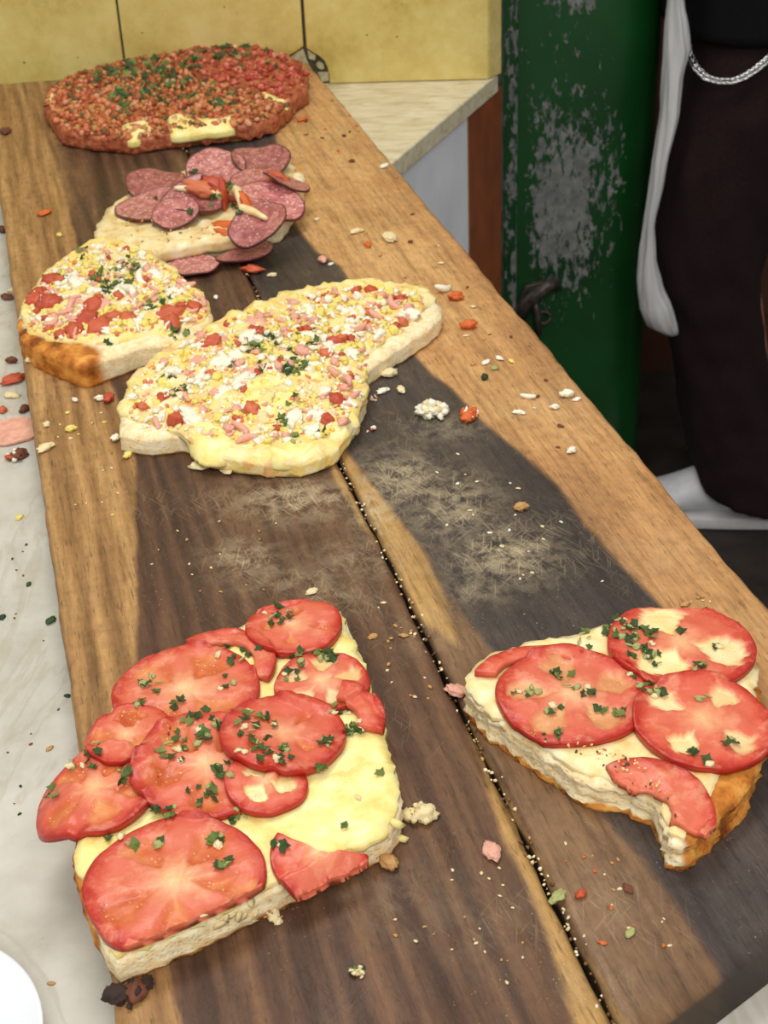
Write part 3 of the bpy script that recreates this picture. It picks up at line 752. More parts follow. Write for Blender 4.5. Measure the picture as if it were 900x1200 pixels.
def plank(name, c4, nu, nv, seam_side, label):
    (fl_, fr, nr_, nl) = c4; T = []
    for j in range(nv + 1):
        for i in range(nu + 1):
            s = i / nu; t = j / nv
            q = nl.lerp(fl_, t).lerp(nr_.lerp(fr, t), s)
            e = min(s, 1 - s) * nu
            w = (Bu * (.0016 * nz(t * 60, s * 3, 4) + .0022 * nz(t * 14, s * 3, 8))) if e == 0 else Vector((0, 0))
            T.append(q + w)
    A = np.array([(v.x, v.y) for v in T])
    at = {k: sdist(A, ZW[k]) for k in ZW}
    at['z_pale'] = np.maximum(at['z_pale'], at.pop('z_pale2'))
    at['z_black'] = sdist(A, BLK)
    if seam_side == 1:
        at['z_black'][:] = -1; at['z_tan'][:] = -1; at['z_med'][:] = -1
    else: at['z_light'][:] = -1; at['z_midlight'][:] = -1
    fl_v = np.zeros(len(A))
    for cx, cy, rx, ry, k in FL:
        c = np.array(wp(cx, cy)); ax = np.array(wp(cx + rx, cy)) - c; ay = np.array(wp(cx, cy + ry)) - c
        Mx = np.linalg.inv(np.array([ax, ay]).T); q = (A - c) @ Mx.T; fl_v = np.maximum(fl_v, k * np.exp(-(q ** 2).sum(1) * 1.1))
    at['z_flour'] = fl_v
    c = np.array(wp(518, 990)); at['z_wet'] = np.exp(-(((A - c) / .016) ** 2).sum(1))
    sa = np.array(Sa); sd_ = np.array(Sb - Sa); sd_ /= np.linalg.norm(sd_)
    at['z_seam'] = -np.abs((A - sa) @ np.array([-sd_[1], sd_[0]]))
    V, F = [], []
    W1 = nu + 1
    for k, v in enumerate(T):
        i, j = k % W1, k // W1; e = min(i, nu - i, j, nv - j)
        z = .0007 * nz(v.x * 9, v.y * 9, 2) - (.0022 if e == 0 else 0) - (.0012 * max(0, nz(v.x * 45, v.y * 45, 5)) if e <= 1 else 0)
        V.append(Vector((v.x, v.y, z)))
    for j in range(nv):
        for i in range(nu): F.append([j * W1 + i, j * W1 + i + 1, (j + 1) * W1 + i + 1, (j + 1) * W1 + i])
    loop = [i for i in range(W1)] + [j * W1 + nu for j in range(1, nv + 1)] + [nv * W1 + i for i in range(nu - 1, -1, -1)] + [j * W1 for j in range(nv - 1, 0, -1)]
    side = [0.0] * len(V); prev = loop; n0 = len(V)
    for zz in (-.006, -.018, ZM + .0006):
        cur = []
        for k in loop:
            cur.append(len(V)); V.append(Vector((V[k].x, V[k].y, zz))); side.append(1.0)
            for a in at: pass
        for a in range(len(loop)):
            b_ = (a + 1) % len(loop); F.append([prev[b_], prev[a], cur[a], cur[b_]])
        prev = cur
    ext = loop * 3
    att = {k: np.concatenate([v, v[ext]]) for k, v in at.items()}; att['z_side'] = side
    o = part(name, V, F, M['board'], board, attrs=att)
    uvl = o.data.uv_layers.new(name='UVMap'); li = np.zeros(len(o.data.loops), np.int32); o.data.loops.foreach_get('vertex_index', li)
    U = np.array([(buv(v.x, v.y)[0] + .7 * v.z, buv(v.x, v.y)[1]) for v in V], np.float32); uvl.data.foreach_set('uv', U[li].ravel())
    return tag(o, label)
gap = Bu * .0016
fl_ = isect(La, Lb, Ea, Eb); fs = isect(Sa, Sb, Ea, Eb); fr_ = isect(Ra, Rb, Ea, Eb)
nl = isect(La, Lb, Na, Nb); ns = isect(Sa, Sb, Na, Nb); nr2 = isect(Ra, Rb, Na, Nb)
plank('plank', (fl_, fs - gap * .6, ns - gap, nl), 62, 300, 1, 'walnut brown plank with a lighter outer strip')
plank('plank', (fs + gap * .6, fr_, nr2, ns + gap), 62, 300, 2, 'blackened plank with a tan outer strip')

# ------------------------------------------------------------------ green metal locker
gx0 = W(591, 250, 2.44).x; gx1 = W(764, 250, 2.50).x; GY = 2.44; gz0, gz1 = ZF + .04, .95
gt = thing('green_locker', ((gx0 + gx1) / 2, GY + .2, ZF), 'green metal locker with badly chipped paint and rounded corner beside the counter', 'locker')
prof = [(gx0, GY)]; nx_ = 40; rad = .085
for i in range(1, nx_ + 1): prof.append((gx0 + (gx1 - rad - gx0) * i / nx_, GY))
for i in range(1, 15):
    a = math.pi / 2 * i / 14; prof.append((gx1 - rad + rad * math.sin(a), GY + rad - rad * math.cos(a)))
prof += [(gx1, GY + .2), (gx1, GY + .34), (gx0, GY + .34)]
npf = len(prof); nzr = 110; V, F, ch = [], [], []
for j in range(nzr + 1):
    z = gz0 + (gz1 - gz0) * j / nzr
    for i, (x, y) in enumerate(prof):
        V.append(Vector((x, y + .0012 * nz(x * 12, z * 6), z)))
        q = V[-1] - CAM; zc = q.dot(fwd); px = 450 + FPX * q.dot(rgt) / zc; py = 600 - FPX * q.dot(upv) / zc
        m = 0
        for cx, cy, rx, ry, k in ((660, 235, 44, 130, 1.0), (690, 200, 50, 120, .62), (640, 130, 26, 40, .7), (668, 5, 40, 14, .8), (650, 350, 30, 60, .4), (640, 60, 60, 60, .35), (590, 200, 7, 400, .9)):
            m = max(m, k * math.exp(-(((px - cx) / rx) ** 4 + ((py - cy) / ry) ** 2)))
        ch.append(m if i < nx_ + 20 else .2)
for j in range(nzr):
    for i in range(npf):
        k = (i + 1) % npf; F.append([j * npf + i, j * npf + k, (j + 1) * npf + k, (j + 1) * npf + i])
F.append(list(range(npf))[::-1]); F.append([nzr * npf + i for i in range(npf)])
part('shell', V, F, M['green'], gt, attrs={'chip': ch})
xe = W(606, 250, 2.43).x
V, F, ch = [], [], []
for j in range(61):
    z = gz0 + (gz1 - gz0) * j / 60
    for x, y in ((gx0 - .002, GY + .001), (gx0 - .002, GY - .006), (xe - .002, GY - .007), (xe, GY - .005), (xe, GY + .001)):
        V.append(Vector((x, y, z))); ch.append(.75 if x > xe - .01 else .45)
for j in range(60):
    for i in range(5): k = (i + 1) % 5; F.append([j * 5 + i, j * 5 + k, (j + 1) * 5 + k, (j + 1) * 5 + i])
F.append([4, 3, 2, 1, 0]); F.append([300 + i for i in range(5)])
part('edge_strip', V, F, M['green'], gt, smooth=False, attrs={'chip': ch})
def lk(px, py, off): return W(px, py, GY - off)
latch = part('latch_handle', *tube([lk(612, 372, .02), lk(617, 355, .028), lk(628, 346, .032), lk(640, 336, .032), lk(649, 331, .028), lk(653, 337, .02)], [.009, .011, .012, .011, .010, .008], 10), M['rusty_steel'], gt)
V, F = boxv(lk(618, 350, .008), Vector((.016, 0, .004)), Vector((0, .006, 0)), Vector((.012, 0, .03))); bevel(part('latch_plate', V, F, M['rusty_steel'], gt, smooth=False), .002)
V, F = tube([lk(637, 372, .012) + Vector((.012 * math.cos(a), 0, .012 * math.sin(a))) for a in np.linspace(0, 6.28, 14)], .0035, 6); part('latch_ring', V, F, M['rusty_steel'], gt)
V, F = tube([lk(627, 352, .02), lk(630, 370, .018), lk(631, 392, .016)], [.006, .007, .006], 8); part('latch_bolt', V, F, M['rusty_steel'], gt)

# ------------------------------------------------------------------ person standing behind the counter's end, facing left
YN, YFAR, YC = 2.33, 2.52, 2.43
def loft(rows, seg=40, wr=.006, seed=0, sup=2.3, capz=True):
    """rows: (z, xc, yc, a, b) from the top down; interpolated and wrinkled"""
    rows = sorted(rows, key=lambda r: -r[0]); dense = []
    for i in range(len(rows) - 1):
        m = max(2, int((rows[i][0] - rows[i + 1][0]) / .012))
        for k in range(m):
            t = k / m; t2 = t * t * (3 - 2 * t); dense.append([rows[i][c] + (rows[i + 1][c] - rows[i][c]) * (t if c == 0 else t2 * .5 + t * .5) for c in range(5)])
    dense.append(list(rows[-1])); V, F = [], []
    for z, xc, yc, a, b_ in dense:
        for k in range(seg):
            th = 2 * math.pi * k / seg; c, s = math.cos(th), math.sin(th)
            ex = abs(c) ** (2 / sup) * (1 if c >= 0 else -1); ey = abs(s) ** (2 / sup) * (1 if s >= 0 else -1)
            w = wr * (nz(c * 1.6 + seed, s * 1.6, z * 9 + c * 2) + .6 * nz(c * 3 + seed, s * 3, z * 22 + s * 4))
            V.append(Vector((xc + (a + w) * ex, yc + (b_ + w) * ey, z)))
    for j in range(len(dense) - 1):
        for k in range(seg): F.append([j * seg + k, (j + 1) * seg + k, (j + 1) * seg + (k + 1) % seg, j * seg + (k + 1) % seg])
    if capz: F.append(list(range(seg))); F.append([(len(dense) - 1) * seg + k for k in range(seg)][::-1])
    return V, F
def rowpx(y, xl, xr, Yc, b_, dx=0.0):
    l, r = W(xl, y, Yc), W(xr, y, Yc); return [l.z * .5 + r.z * .5, (l.x + r.x) / 2 + dx, Yc, (r.x - l.x) / 2, b_]
LEGPX = ((30, 814, 930, YN + .03, .105), (60, 812, 928, YN + .02, .105), (130, 791, 920, YN, .10), (200, 771, 910, YN, .098), (270, 757, 897, YN, .094), (320, 765, 889, YN, .09), (380, 784, 893, YN, .088), (450, 797, 900, YN, .09), (530, 803, 908, YN, .095), (565, 808, 918, YN, .10), (592, 816, 926, YN, .10))
legrows = [rowpx(*r) for r in LEGPX]
zh = legrows[-1][0]
hipX = legrows[0][1]
pr = thing('person', (hipX, YC, ZF), 'person in dark loose trousers and black shirt with a silver wallet chain and white shoes', 'person')
V1, F1 = loft(legrows, 44, .011, 3)
farrows = [rowpx(y, l + 46, r - 2, YFAR, b_ * .85) for y, l, r, Yc, b_ in LEGPX]
for v in V1:                                                        # hem lifted over the instep, lower at the heel
    w = max(0.0, min(1.0, (zh + .16 - v.z) / .16)); v.z += w * (.028 - .62 * (v.x - legrows[-1][1]) * .55)
V2, F2 = loft(farrows, 40, .006, 11)
ztop = legrows[0][0]
V3, F3 = loft([[ztop + .12, hipX + .035, YC, .10, .165], [ztop + .02, hipX + .035, YC, .10, .185], [ztop - .06, hipX + .03, YC, .105, .19], [ztop - .13, hipX + .025, YC, .10, .17]], 44, .003, 5)
VV, FF = list(V1), list(F1)
for v_, f_ in ((V2, F2), (V3, F3)): b0 = len(VV); VV += v_; FF += [[i + b0 for i in f] for f in f_]
tr = part('trousers', VV, FF, M['trousers'], pr)
rm = tr.modifiers.new('join', 'REMESH'); rm.mode = 'VOXEL'; rm.voxel_size = .009; rm.use_smooth_shade = True
sm = tr.modifiers.new('soften', 'SMOOTH'); sm.factor = .5; sm.iterations = 3
zs = W(850, 53, YN - .08).z                                          # shirt hem
V, F = loft([[zs + .62, hipX + .03, YC, .06, .09], [zs + .58, hipX + .03, YC, .10, .19], [zs + .45, hipX + .03, YC, .115, .21], [zs + .2, hipX + .02, YC, .125, .19], [zs + .08, hipX + .016, YC, .126, .195], [zs, hipX + .014, YC, .130, .2]], 48, .006, 21)
part('shirt', V, F, M['shirt'], pr)
hand = W(808, -78, 2.25)
bm = bmesh.new(); sk_pts, sk_r, sk_e = [], [], []
def sk(p, r, parent_i=None):
    sk_pts.append(Vector(p)); sk_r.append(r)
    if parent_i is not None: sk_e.append((parent_i, len(sk_pts) - 1))
    return len(sk_pts) - 1
pel = sk((hipX, YC, ztop + .02), .10); che = sk((hipX + .01, YC, zs + .35), .11, pel); nk0 = sk((hipX + .01, YC, zs + .58), .06, che); nk1 = sk((hipX, YC, zs + .66), .052, nk0)
hd0 = sk((hipX - .015, YC, zs + .74), .075, nk1); hd1 = sk((hipX - .01, YC, zs + .83), .085, hd0); sk((hipX, YC, zs + .90), .06, hd1)
for side, hp in ((1, None), (-1, hand)):
    sh = sk((hipX + .01, YC + .19 * side, zs + .53), .052, che); 
    el = sk((hipX + .03, YC + .25 * side, zs + .27), .042, sh)
    if hp is None: hp = Vector((hipX + .09, YC + .25, zs + .08))
    wr = sk(hp + Vector((.015, .01, .075)), .027, el); pa = sk(hp + Vector((.004, .0, .02)), .030, wr)
    for f in range(4):
        yo = (-.024 + .016 * f); L = (.95, 1.05, 1.0, .8)[f]
        k1 = sk(hp + Vector((-.010, yo, -.022)), .0095, pa); k2 = sk(hp + Vector((-.020, yo, -.048 * L)), .0085, k1); k3 = sk(hp + Vector((-.004, yo, -.066 * L)), .008, k2); sk(hp + Vector((.012, yo, -.058 * L)), .007, k3)
    t1 = sk(hp + Vector((-.022, -.026 * side, .012)), .011, pa); t2 = sk(hp + Vector((-.036, -.030 * side, -.014)), .0095, t1); sk(hp + Vector((-.03, -.026 * side, -.036)), .008, t2)
for s_, rows in ((-1, legrows), (1, farrows)):
    hipi = sk((rows[1][1], rows[1][2], rows[1][0] + .02), .075, pel); kn = sk((rows[4][1], rows[4][2], rows[4][0]), .058, hipi); an = sk((rows[8][1] + .012, rows[8][2], ZF + .10), .036, kn); sk((rows[8][1] - .03, rows[8][2], ZF + .055), .03, an)
me = bpy.data.meshes.new('body'); me.from_pydata([tuple(p - Vector(pr.location)) for p in sk_pts], sk_e, []); me.update(); me.materials.append(M['skin'])
bo = link(bpy.data.objects.new('body', me), pr)
smd = bo.modifiers.new('skin', 'SKIN'); smd.use_smooth_shade = True
for i, v in enumerate(me.skin_vertices[0].data): v.radius = (sk_r[i], sk_r[i]); v.use_root = (i == 0)
ss_ = bo.modifiers.new('sub', 'SUBSURF'); ss_.levels = 1; ss_.render_levels = 1
V, F = rock(5, (.095, .082, .075), .12, 3); part('hair', [Vector(v) + Vector((hipX + .012, YC, zs + .885)) for v in V], F, M['hair'], pr)
# face: small features on the head, turned to the left like the body
for yy in (-.03, .03):
    V, F = rock(2, (.006, .011, .008), .05, 2); part('eye', [Vector(v) + Vector((hipX - .094, YC + yy, zs + .825)) for v in V], F, M['shoe_white'], pr)
V, F = rock(3, (.018, .013, .022), .1, 2); part('nose', [Vector(v) + Vector((hipX - .098, YC, zs + .795)) for v in V], F, M['skin'], pr)
# belt-loop chain hanging from the front pocket round to the hip: round links threaded on a curve
chain_px = [(813, 55), (813, 70), (818, 82), (828, 91), (842, 95), (858, 95), (872, 90), (886, 81), (898, 71), (912, 58), (922, 48)]
cpts = [W(x, y, YN - .088 - .02 * math.sin(math.pi * i / 10)) for i, (x, y) in enumerate(chain_px)]
cpts[0].y += .05; cpts[1].y += .035; cpts[2].y += .015
fine_ = []
for i in range(len(cpts) - 1):
    for k in range(5): fine_.append(cpts[i].lerp(cpts[i + 1], k / 5))
fine_.append(cpts[-1])
chn = bpy.data.objects.new('wallet_chain', None); link(chn, pr); chn.location = cpts[0] - Vector(pr.location)
lv, lf = tube([Vector((.0068 * math.cos(a), .0048 * math.sin(a), 0)) for a in np.linspace(0, 2 * math.pi, 11)], .0021, 6)
link_me = me_from('chain_link', lv, lf, M['chain'])
for i in range(len(fine_) - 1):
    o = bpy.data.objects.new('chain_link', link_me); link(o, chn); o.location = (fine_[i] + fine_[i + 1]) / 2 - cpts[0]
    o.rotation_euler = ((fine_[i + 1] - fine_[i]).to_track_quat('X', 'Z').to_matrix().to_4x4() @ Matrix.Rotation(math.pi / 2 * (i % 2) + .6, 4, 'X')).to_euler()
# shoes
def shoe(heel, yaw, nm):
    d = Vector((-math.cos(yaw), math.sin(yaw), 0)); s_ = Vector((-d.y, d.x, 0)); L = .295
    sh = bpy.data.objects.new('shoe', None); link(sh, pr); sh.location = heel - Vector(pr.location)
    prof = [(0, .030, .070), (.05, .037, .10), (.2, .039, .115), (.34, .039, .112), (.48, .042, .098), (.62, .047, .074), (.76, .049, .052), (.88, .045, .044), (.96, .031, .034), (1, .012, .024)]
    V, F = [], []; seg = 20
    for t, w, h in prof:
        for k in range(seg):
            a = 2 * math.pi * k / seg; V.append(heel + d * (L * t) + s_ * (w * math.cos(a) * (1 if abs(math.sin(a)) < .8 else .9)) + Vector((0, 0, .022 + max(-.004, h * (.5 + .5 * math.sin(a)) - .0 ))))
    for j in range(len(prof) - 1):
        for k in range(seg): F.append([j * seg + k, j * seg + (k + 1) % seg, (j + 1) * seg + (k + 1) % seg, (j + 1) * seg + k])
    F.append(list(range(seg))[::-1]); F.append([(len(prof) - 1) * seg + k for k in range(seg)])
    u = part('upper', V, F, M['shoe_white'], sh); m = u.modifiers.new('sub', 'SUBSURF'); m.levels = 1; m.render_levels = 2
    out = []
    for k in range(40):
        a = 2 * math.pi * k / 40; t = .5 + .5 * math.cos(a); w = np.interp(t, [0, .05, .3, .5, .76, .92, 1], [.02, .036, .041, .043, .053, .042, .02]) 
        out.append((t, w * (1 if math.sin(a) >= 0 else -1) * min(1, abs(math.sin(a)) * 3)))
    P_ = [heel + d * (L * (t * 1.02 - .01)) + s_ * w for t, w in out]
    V, F = prism([(p.x, p.y) for p in P_], ZF + .001, ZF + .026); bevel(part('sole', V, F, M['shoe_sole'], sh), .004, 2)
    for k in range(5):
        t = .44 + .07 * k; hh = np.interp(t, [.34, .48, .62, .76], [.088, .074, .060, .052]) + .022
        c = heel + d * (L * t) + Vector((0, 0, hh + .001)); pts = [c + s_ * (.026 * q) + Vector((0, 0, -.012 * q * q)) + d * (.006 * q) for q in np.linspace(-1, 1, 7)]
        part('lace', *tube([Vector((p.x, p.y, p.z)) for p in pts], .0035, 6), M['shoe_white'], sh)
hx = W(908, 600, YN).x
shoe(Vector((hx + .005, YN - .015, ZF)), .16, 'near'); shoe(Vector((hx + .19, YFAR, ZF)), .05, 'far')
# white bag hanging from the far hand
BAGPX = ((-84, 794, 804, .010), (-34, 788, 800, .012), (0, 783, 801, .014), (30, 779, 806, .02), (57, 777, 809, .024), (90, 776, 800, .026), (130, 774, 795, .028), (200, 765, 779, .026), (260, 755, 766, .026), (300, 750, 768, .028), (330, 747, 776, .03), (362, 749, 788, .03), (380, 757, 792, .022), (391, 778, 794, .01))
bagrows = [rowpx(y, l, r, 2.25, b_) for y, l, r, b_ in BAGPX]
V, F = loft(bagrows, 48, .004, 31, 2.0)
bg = part('plastic_bag', V, F, M['bag'], None); tag(bg, 'white crumpled plastic bag hanging in front of the dark trousers, beside the green locker', 'bag')

# ------------------------------------------------------------------ white plate on the marble, cut by the frame
pc = P(-118, 1262, ZM); e1 = P(0, 1136, ZM); R_ = .5 * ((e1 - pc).length + (P(49, 1200, ZM) - pc).length)
prof = [(0, .003), (.55, .003), (.64, .006), (.8, .012), (.97, .018), (1.0, .0195), (1.0, .0175), (.8, .008), (.62, .001), (.55, .0), (0, 0)]
V, F = [], []; seg = 72
for r, z in prof:
    for k in range(seg): a = 2 * math.pi * k / seg; V.append(pc + Vector((R_ * r * math.cos(a), R_ * r * math.sin(a), z)))
for j in range(len(prof) - 1):
    for k in range(seg): F.append([j * seg + k, j * seg + (k + 1) % seg, (j + 1) * seg + (k + 1) % seg, (j + 1) * seg + k])
pl = part('plate', V, F, M['plate'], None); tag(pl, 'white round plate on the marble, cut off at the lower left corner', 'plate')
#SECTION3
# ------------------------------------------------------------------ pizza helpers
def rgb(r, g, b): return srgb(r, g, b)[:3]
def slice_thing(name, px, py, label, cat='pizza', group=None):
    q = P(px, py, 0); return thing(name, (q.x, q.y, 0.0), label, cat, group)
def depth(px, py, z): return (P(px, py, z) - CAM).dot(fwd)
def outl(l, z): return [wp(x, y, z) for x, y in l]
def inset(poly, d, rough=.0015, seed=0, step=.004):
    poly = ccw(resample(ccw(poly), step, .4)); n = len(poly); out = []
    for i in range(n):
        a = Vector(poly[i - 2]); b_ = Vector(poly[(i + 2) % n]); t = (b_ - a); t = t.normalized() if t.length > 1e-9 else Vector((1, 0))
        nn = Vector((-t.y, t.x)); p = Vector(poly[i]); k = d + rough * 2 * nz(p.x * 48, p.y * 48, seed) + rough * nz(p.x * 190, p.y * 220, seed)
        out.append(tuple(p + nn * k))
    return out
def planefit(surf, c, R, A=None, hz=.018, k=.72):
    S = [(0, 0)] + [(k * R * math.cos(a), k * R * math.sin(a)) for a in np.linspace(0, 2 * math.pi, 13)[:-1]] + [(.4 * R * math.cos(a), .4 * R * math.sin(a)) for a in np.linspace(0, 2 * math.pi, 7)[:-1]]
    Z = [(x, y, surf.z(c[0] + x, c[1] + y)) for x, y in S]; Z = [q for q in Z if q[2] > .006] or [(0, 0, hz)]
    if len(Z) < 4: return 0, 0, max(q[2] for q in Z)
    Q = np.array([(x, y, 1) for x, y, z in Z]); z = np.array([q[2] for q in Z]); s, *_ = np.linalg.lstsq(Q, z, rcond=None)
    res = z - Q @ s
    return float(np.clip(s[0], -.25, .25)), float(np.clip(s[1], -.25, .25)), float(s[2] + max(0, np.percentile(res, 80)) * .7)
def tomato(parent, surf, A, px, py, rx, hz=.022, lift=.0006, droop=.9, tilt=(0, 0), name='tomato_slice', clip=None, **kw):
    c = wp(px, py, hz); R = rx * depth(px, py, hz) / FPX
    sx, sy, z0 = planefit(surf, c, R, A, hz); sx += tilt[0]; sy += tilt[1]
    class ZF_:
        def batch(self, XY):
            D = sdist(XY, A[::2]); out = []
            for (x, y), d in zip(XY, D):
                o = max(0.0, -float(d) - .003); dx, dy = x - c[0], y - c[1]
                soft = surf.z(x, y, -1); base = z0 + lift + sx * dx + sy * dy
                if soft > 0: base = max(base, min(soft + .0004, base + .003)); base = .5 * base + .5 * max(base - .0035, min(base, soft + .0006))
                out.append(max(.0015, base - droop * o - 12 * o * o))
            return out
    tt = kw.pop('tint', (1, 1, 1, 1)); tt = tuple(x ** .55 for x in tt[:3]) + (1,)
    kw['thick'] = kw.get('thick', .006) * .72
    cl = None
    if clip is not None:
        AA = ccw([tuple(q) for q in A]); B_ = np.array(AA); B2_ = np.roll(B_, -1, 0)
        def cl(XY):
            D = sdist(XY, A); out = []
            for (x, y), d in zip(XY, D):
                if d >= -clip: out.append((x, y)); continue
                q = np.array((x, y)); ab = B2_ - B_; t = np.clip(((q - B_) * ab).sum(1) / ((ab ** 2).sum(1) + 1e-18), 0, 1); w = B_ + t[:, None] * ab
                w = w[((w - q) ** 2).sum(1).argmin()]; dd = q - w; w = w + dd / (np.linalg.norm(dd) + 1e-9) * (clip + .0005 * (np.linalg.norm(dd) > 0)); out.append((float(w[0]), float(w[1]), 1))
            return out
    return disc(name, M['tomato'], parent, c, R, ZF_(), surf=surf, clip=cl, tint=tt, **kw)
def herbs(parent, surf, clusters, size=(.0048, .0098), mats=None, garlic=.22):
    for cx, cy, r, n in clusters:
        n = round(n * 1.35)
        for k in range(n):
            a, q = random.uniform(0, 6.28), math.sqrt(random.random())
            p, nn = surf.hit(cx + r * q * math.cos(a), cy + r * .7 * q * math.sin(a))
            if random.random() < garlic:
                bit('garlic_bit', 'crumb', M['cream_bit' if random.random() < .5 else 'pale_green'], p, random.uniform(.003, .006), nn, parent=parent)
            elif random.random() < .12:
                bit('herb_stem', 'stem', M['pale_green'], p, random.uniform(.006, .010), nn, parent=parent, tilt=0)
            else:
                bit('herb_leaf', 'leaf', M['herb'], p, random.uniform(*size), nn, parent=parent, tilt=random.uniform(-.55, .55))
def scatter(poly, n, surf, margin=0, tries=6):
    Q = np.array(poly, float); lo, hi = Q.min(0), Q.max(0); out = []
    while len(out) < n:
        p = (random.uniform(lo[0], hi[0]), random.uniform(lo[1], hi[1]))
        if sdist([p], Q)[0] > margin: out.append(p)
    return out
def flecks(parent, surf, poly, n, palette, size, name='fine_crumbs', kinds=('rock', 'flake')):
    it = []
    for p in scatter(poly, n, surf):
        q, nn = surf.hit(*p)
        it.append((q, nn, random.uniform(*size), random.choice(palette)))
    return stuff_bits(name, it, M['bits'], parent, kinds)

# ------------------------------------------------------------------ front left tomato slice
H = .018
t1 = slice_thing('pizza_slice', 290, 940, 'large tomato pizza slice at the lower left, bare yellow cheese at its right corner')
o1 = [(136, 1122), (112, 1088), (94, 1045), (86, 1005), (92, 945), (108, 890), (140, 815), (190, 770), (240, 748), (300, 728), (345, 716), (398, 712), (412, 740), (428, 778), (432, 815), (450, 862), (464, 900), (471, 938), (456, 974), (400, 1003), (320, 1040), (230, 1084)]
S1 = Surf()
def br1(x, y, t, d):
    q = Vector((x, y)); w = 0
    c = Vector(wp(88, 1020, H)); w = max(w, 1.25 * math.exp(-((q - c).length / .045) ** 4))
    return max(w * (1 if t > 0 else .8), 1.0 if t > .86 else 0, .45 if .7 < t <= .86 else 0)
sl1, A1 = slab('bread_base', outl(o1, H), H, M['bread'], t1, seed=1, brown=br1, surf=S1, rough=.0011, amp=.0008)
ch1 = inset(outl(o1, H), .0012, .0022, 4)
slab('melted_cheese', ch1, .0042, M['cheese'], t1, seed=2, base=lambda x, y: H - .0012, edge_r=.006, edge_drop=.0022, amp=.0018, rings=3, surf=S1, skirt=.0034, rough=.0004)
TK = dict(parent=t1, surf=S1, A=A1)
tomato(px=258, py=782, rx=66, a0=math.radians(-30), a1=math.radians(132), r_in=.62, nloc=0, seed=3, thick=.006, tint=(1, .9, .86, 1), **TK)
tomato(px=345, py=738, rx=57, nloc=4, seed=5, thick=.0065, tint=(.98, .72, .7, 1), locr=(.35, .7), locw=.4, **TK)
tomato(px=218, py=812, rx=86, nloc=4, seed=8, thick=.0055, tint=(1.0, .95, .9, 1), **TK)
tomato(px=378, py=802, rx=56, nloc=5, seed=11, cheese=.7, thick=.005, tint=(1, .88, .85, 1), **TK)
tomato(px=386, py=850, rx=66, a0=math.radians(-18), a1=math.radians(75), r_in=.52, nloc=0, seed=12, thick=.0065, tint=(.98, .7, .66, 1), **TK)
tomato(px=112, py=928, rx=75, nloc=5, seed=14, thick=.0065, tint=(1, .78, .74, 1), tilt=(.06, .02), droop=.35, **TK)
tomato(px=150, py=868, rx=52, nloc=3, seed=15, thick=.005, tint=(1, .9, .86, 1), **TK)
tomato(px=243, py=902, rx=88, nloc=5, seed=17, thick=.005, tint=(1, .86, .82, 1), **TK)
tomato(px=312, py=925, rx=49, nloc=3, seed=21, cheese=1.0, thick=.005, tint=(1, .8, .78, 1), locw=.85, locr=(.12, .7), **TK)
tomato(px=206, py=1038, rx=106, nloc=5, seed=23, thick=.0065, tint=(1, .9, .84, 1), droop=.5, locw=.66, clip=.0025, **TK)
tomato(px=374, py=1002, rx=58, clip=.010, a0=math.radians(150), a1=math.radians(362), r_in=.0, nloc=0, seed=27, thick=.006, tint=(1, .78, .72, 1), tilt=(0, .1), cheese=.6, droop=.7, **TK)
tomato(px=333, py=868, rx=73, nloc=4, seed=31, thick=.0065, tint=(.9, .56, .54, 1), locr=(.3, .66), locw=.34, lift=.0015, **TK)
herbs(t1, S1, [(325, 722, 16, 7), (384, 765, 14, 7), (352, 772, 15, 6), (342, 792, 11, 4), (262, 800, 12, 4), (272, 768, 16, 6), (180, 802, 16, 5), (160, 828, 10, 2), (205, 826, 14, 3), (232, 852, 30, 16), (203, 880, 20, 8), (262, 905, 18, 7),
    (300, 850, 26, 12), (325, 882, 24, 11), (288, 872, 16, 6), (386, 868, 10, 5), (400, 833, 12, 7), (416, 856, 16, 8), (372, 897, 5, 2), (97, 898, 15, 5), (142, 908, 13, 5), (112, 880, 10, 3), (60, 930, 10, 2), (155, 990, 5, 1), (187, 985, 8, 2), (195, 948, 20, 7),
    (236, 932, 18, 7), (252, 985, 12, 5), (264, 1014, 10, 5), (402, 972, 6, 2), (282, 958, 14, 4), (330, 990, 12, 3), (425, 935, 6, 1), (298, 765, 10, 2), (445, 905, 6, 1), (140, 985, 12, 2)])
for px, py, sz in ((462, 966, .010), (470, 985, .008)):
    p, nn = S1.hit(px, py); bit('cheese_drip', 'rock', M['cheese'], p, sz, nn, parent=t1)
for k in range(10):
    p, nn = S1.hit(random.uniform(230, 300), random.uniform(1055, 1085)); bit('crust_flake', 'flake', M['cheese_warm'], p, random.uniform(.004, .008), nn, parent=t1)

# ------------------------------------------------------------------ front right tomato slice with a bite out of its edge
H2 = .020
t2 = slice_thing('pizza_slice', 740, 860, 'tomato pizza slice at the right with a bitten front edge, resting on the blackened plank')
o2 = [(545, 806), (553, 783), (575, 768), (630, 752), (700, 735), (760, 727), (830, 728), (868, 748), (886, 785), (896, 830), (893, 880), (880, 915), (855, 945), (826, 972), (802, 990), (784, 984), (777, 958), (762, 936), (738, 922), (712, 918), (690, 916), (655, 893), (610, 863), (570, 834)]
S2 = Surf()
def br2(x, y, t, d):
    q = Vector((x, y)); w = 0
    for px, py, r in ((860, 935, .03), (888, 880, .025), (890, 800, .03), (835, 965, .022)):
        w = max(w, 1.2 * math.exp(-((q - Vector(wp(px, py, H2))).length / r) ** 4))
    return max(w * (1 if t > 0 else .85), 1.0 if t > .86 else 0, .3 if .7 < t <= .86 else 0)
sl2, A2 = slab('bread_base', outl(o2, H2), H2, M['bread'], t2, seed=5, brown=br2, surf=S2, rough=.0022, amp=.0008, jit=.0012, rings=9, bulge=-.0015)
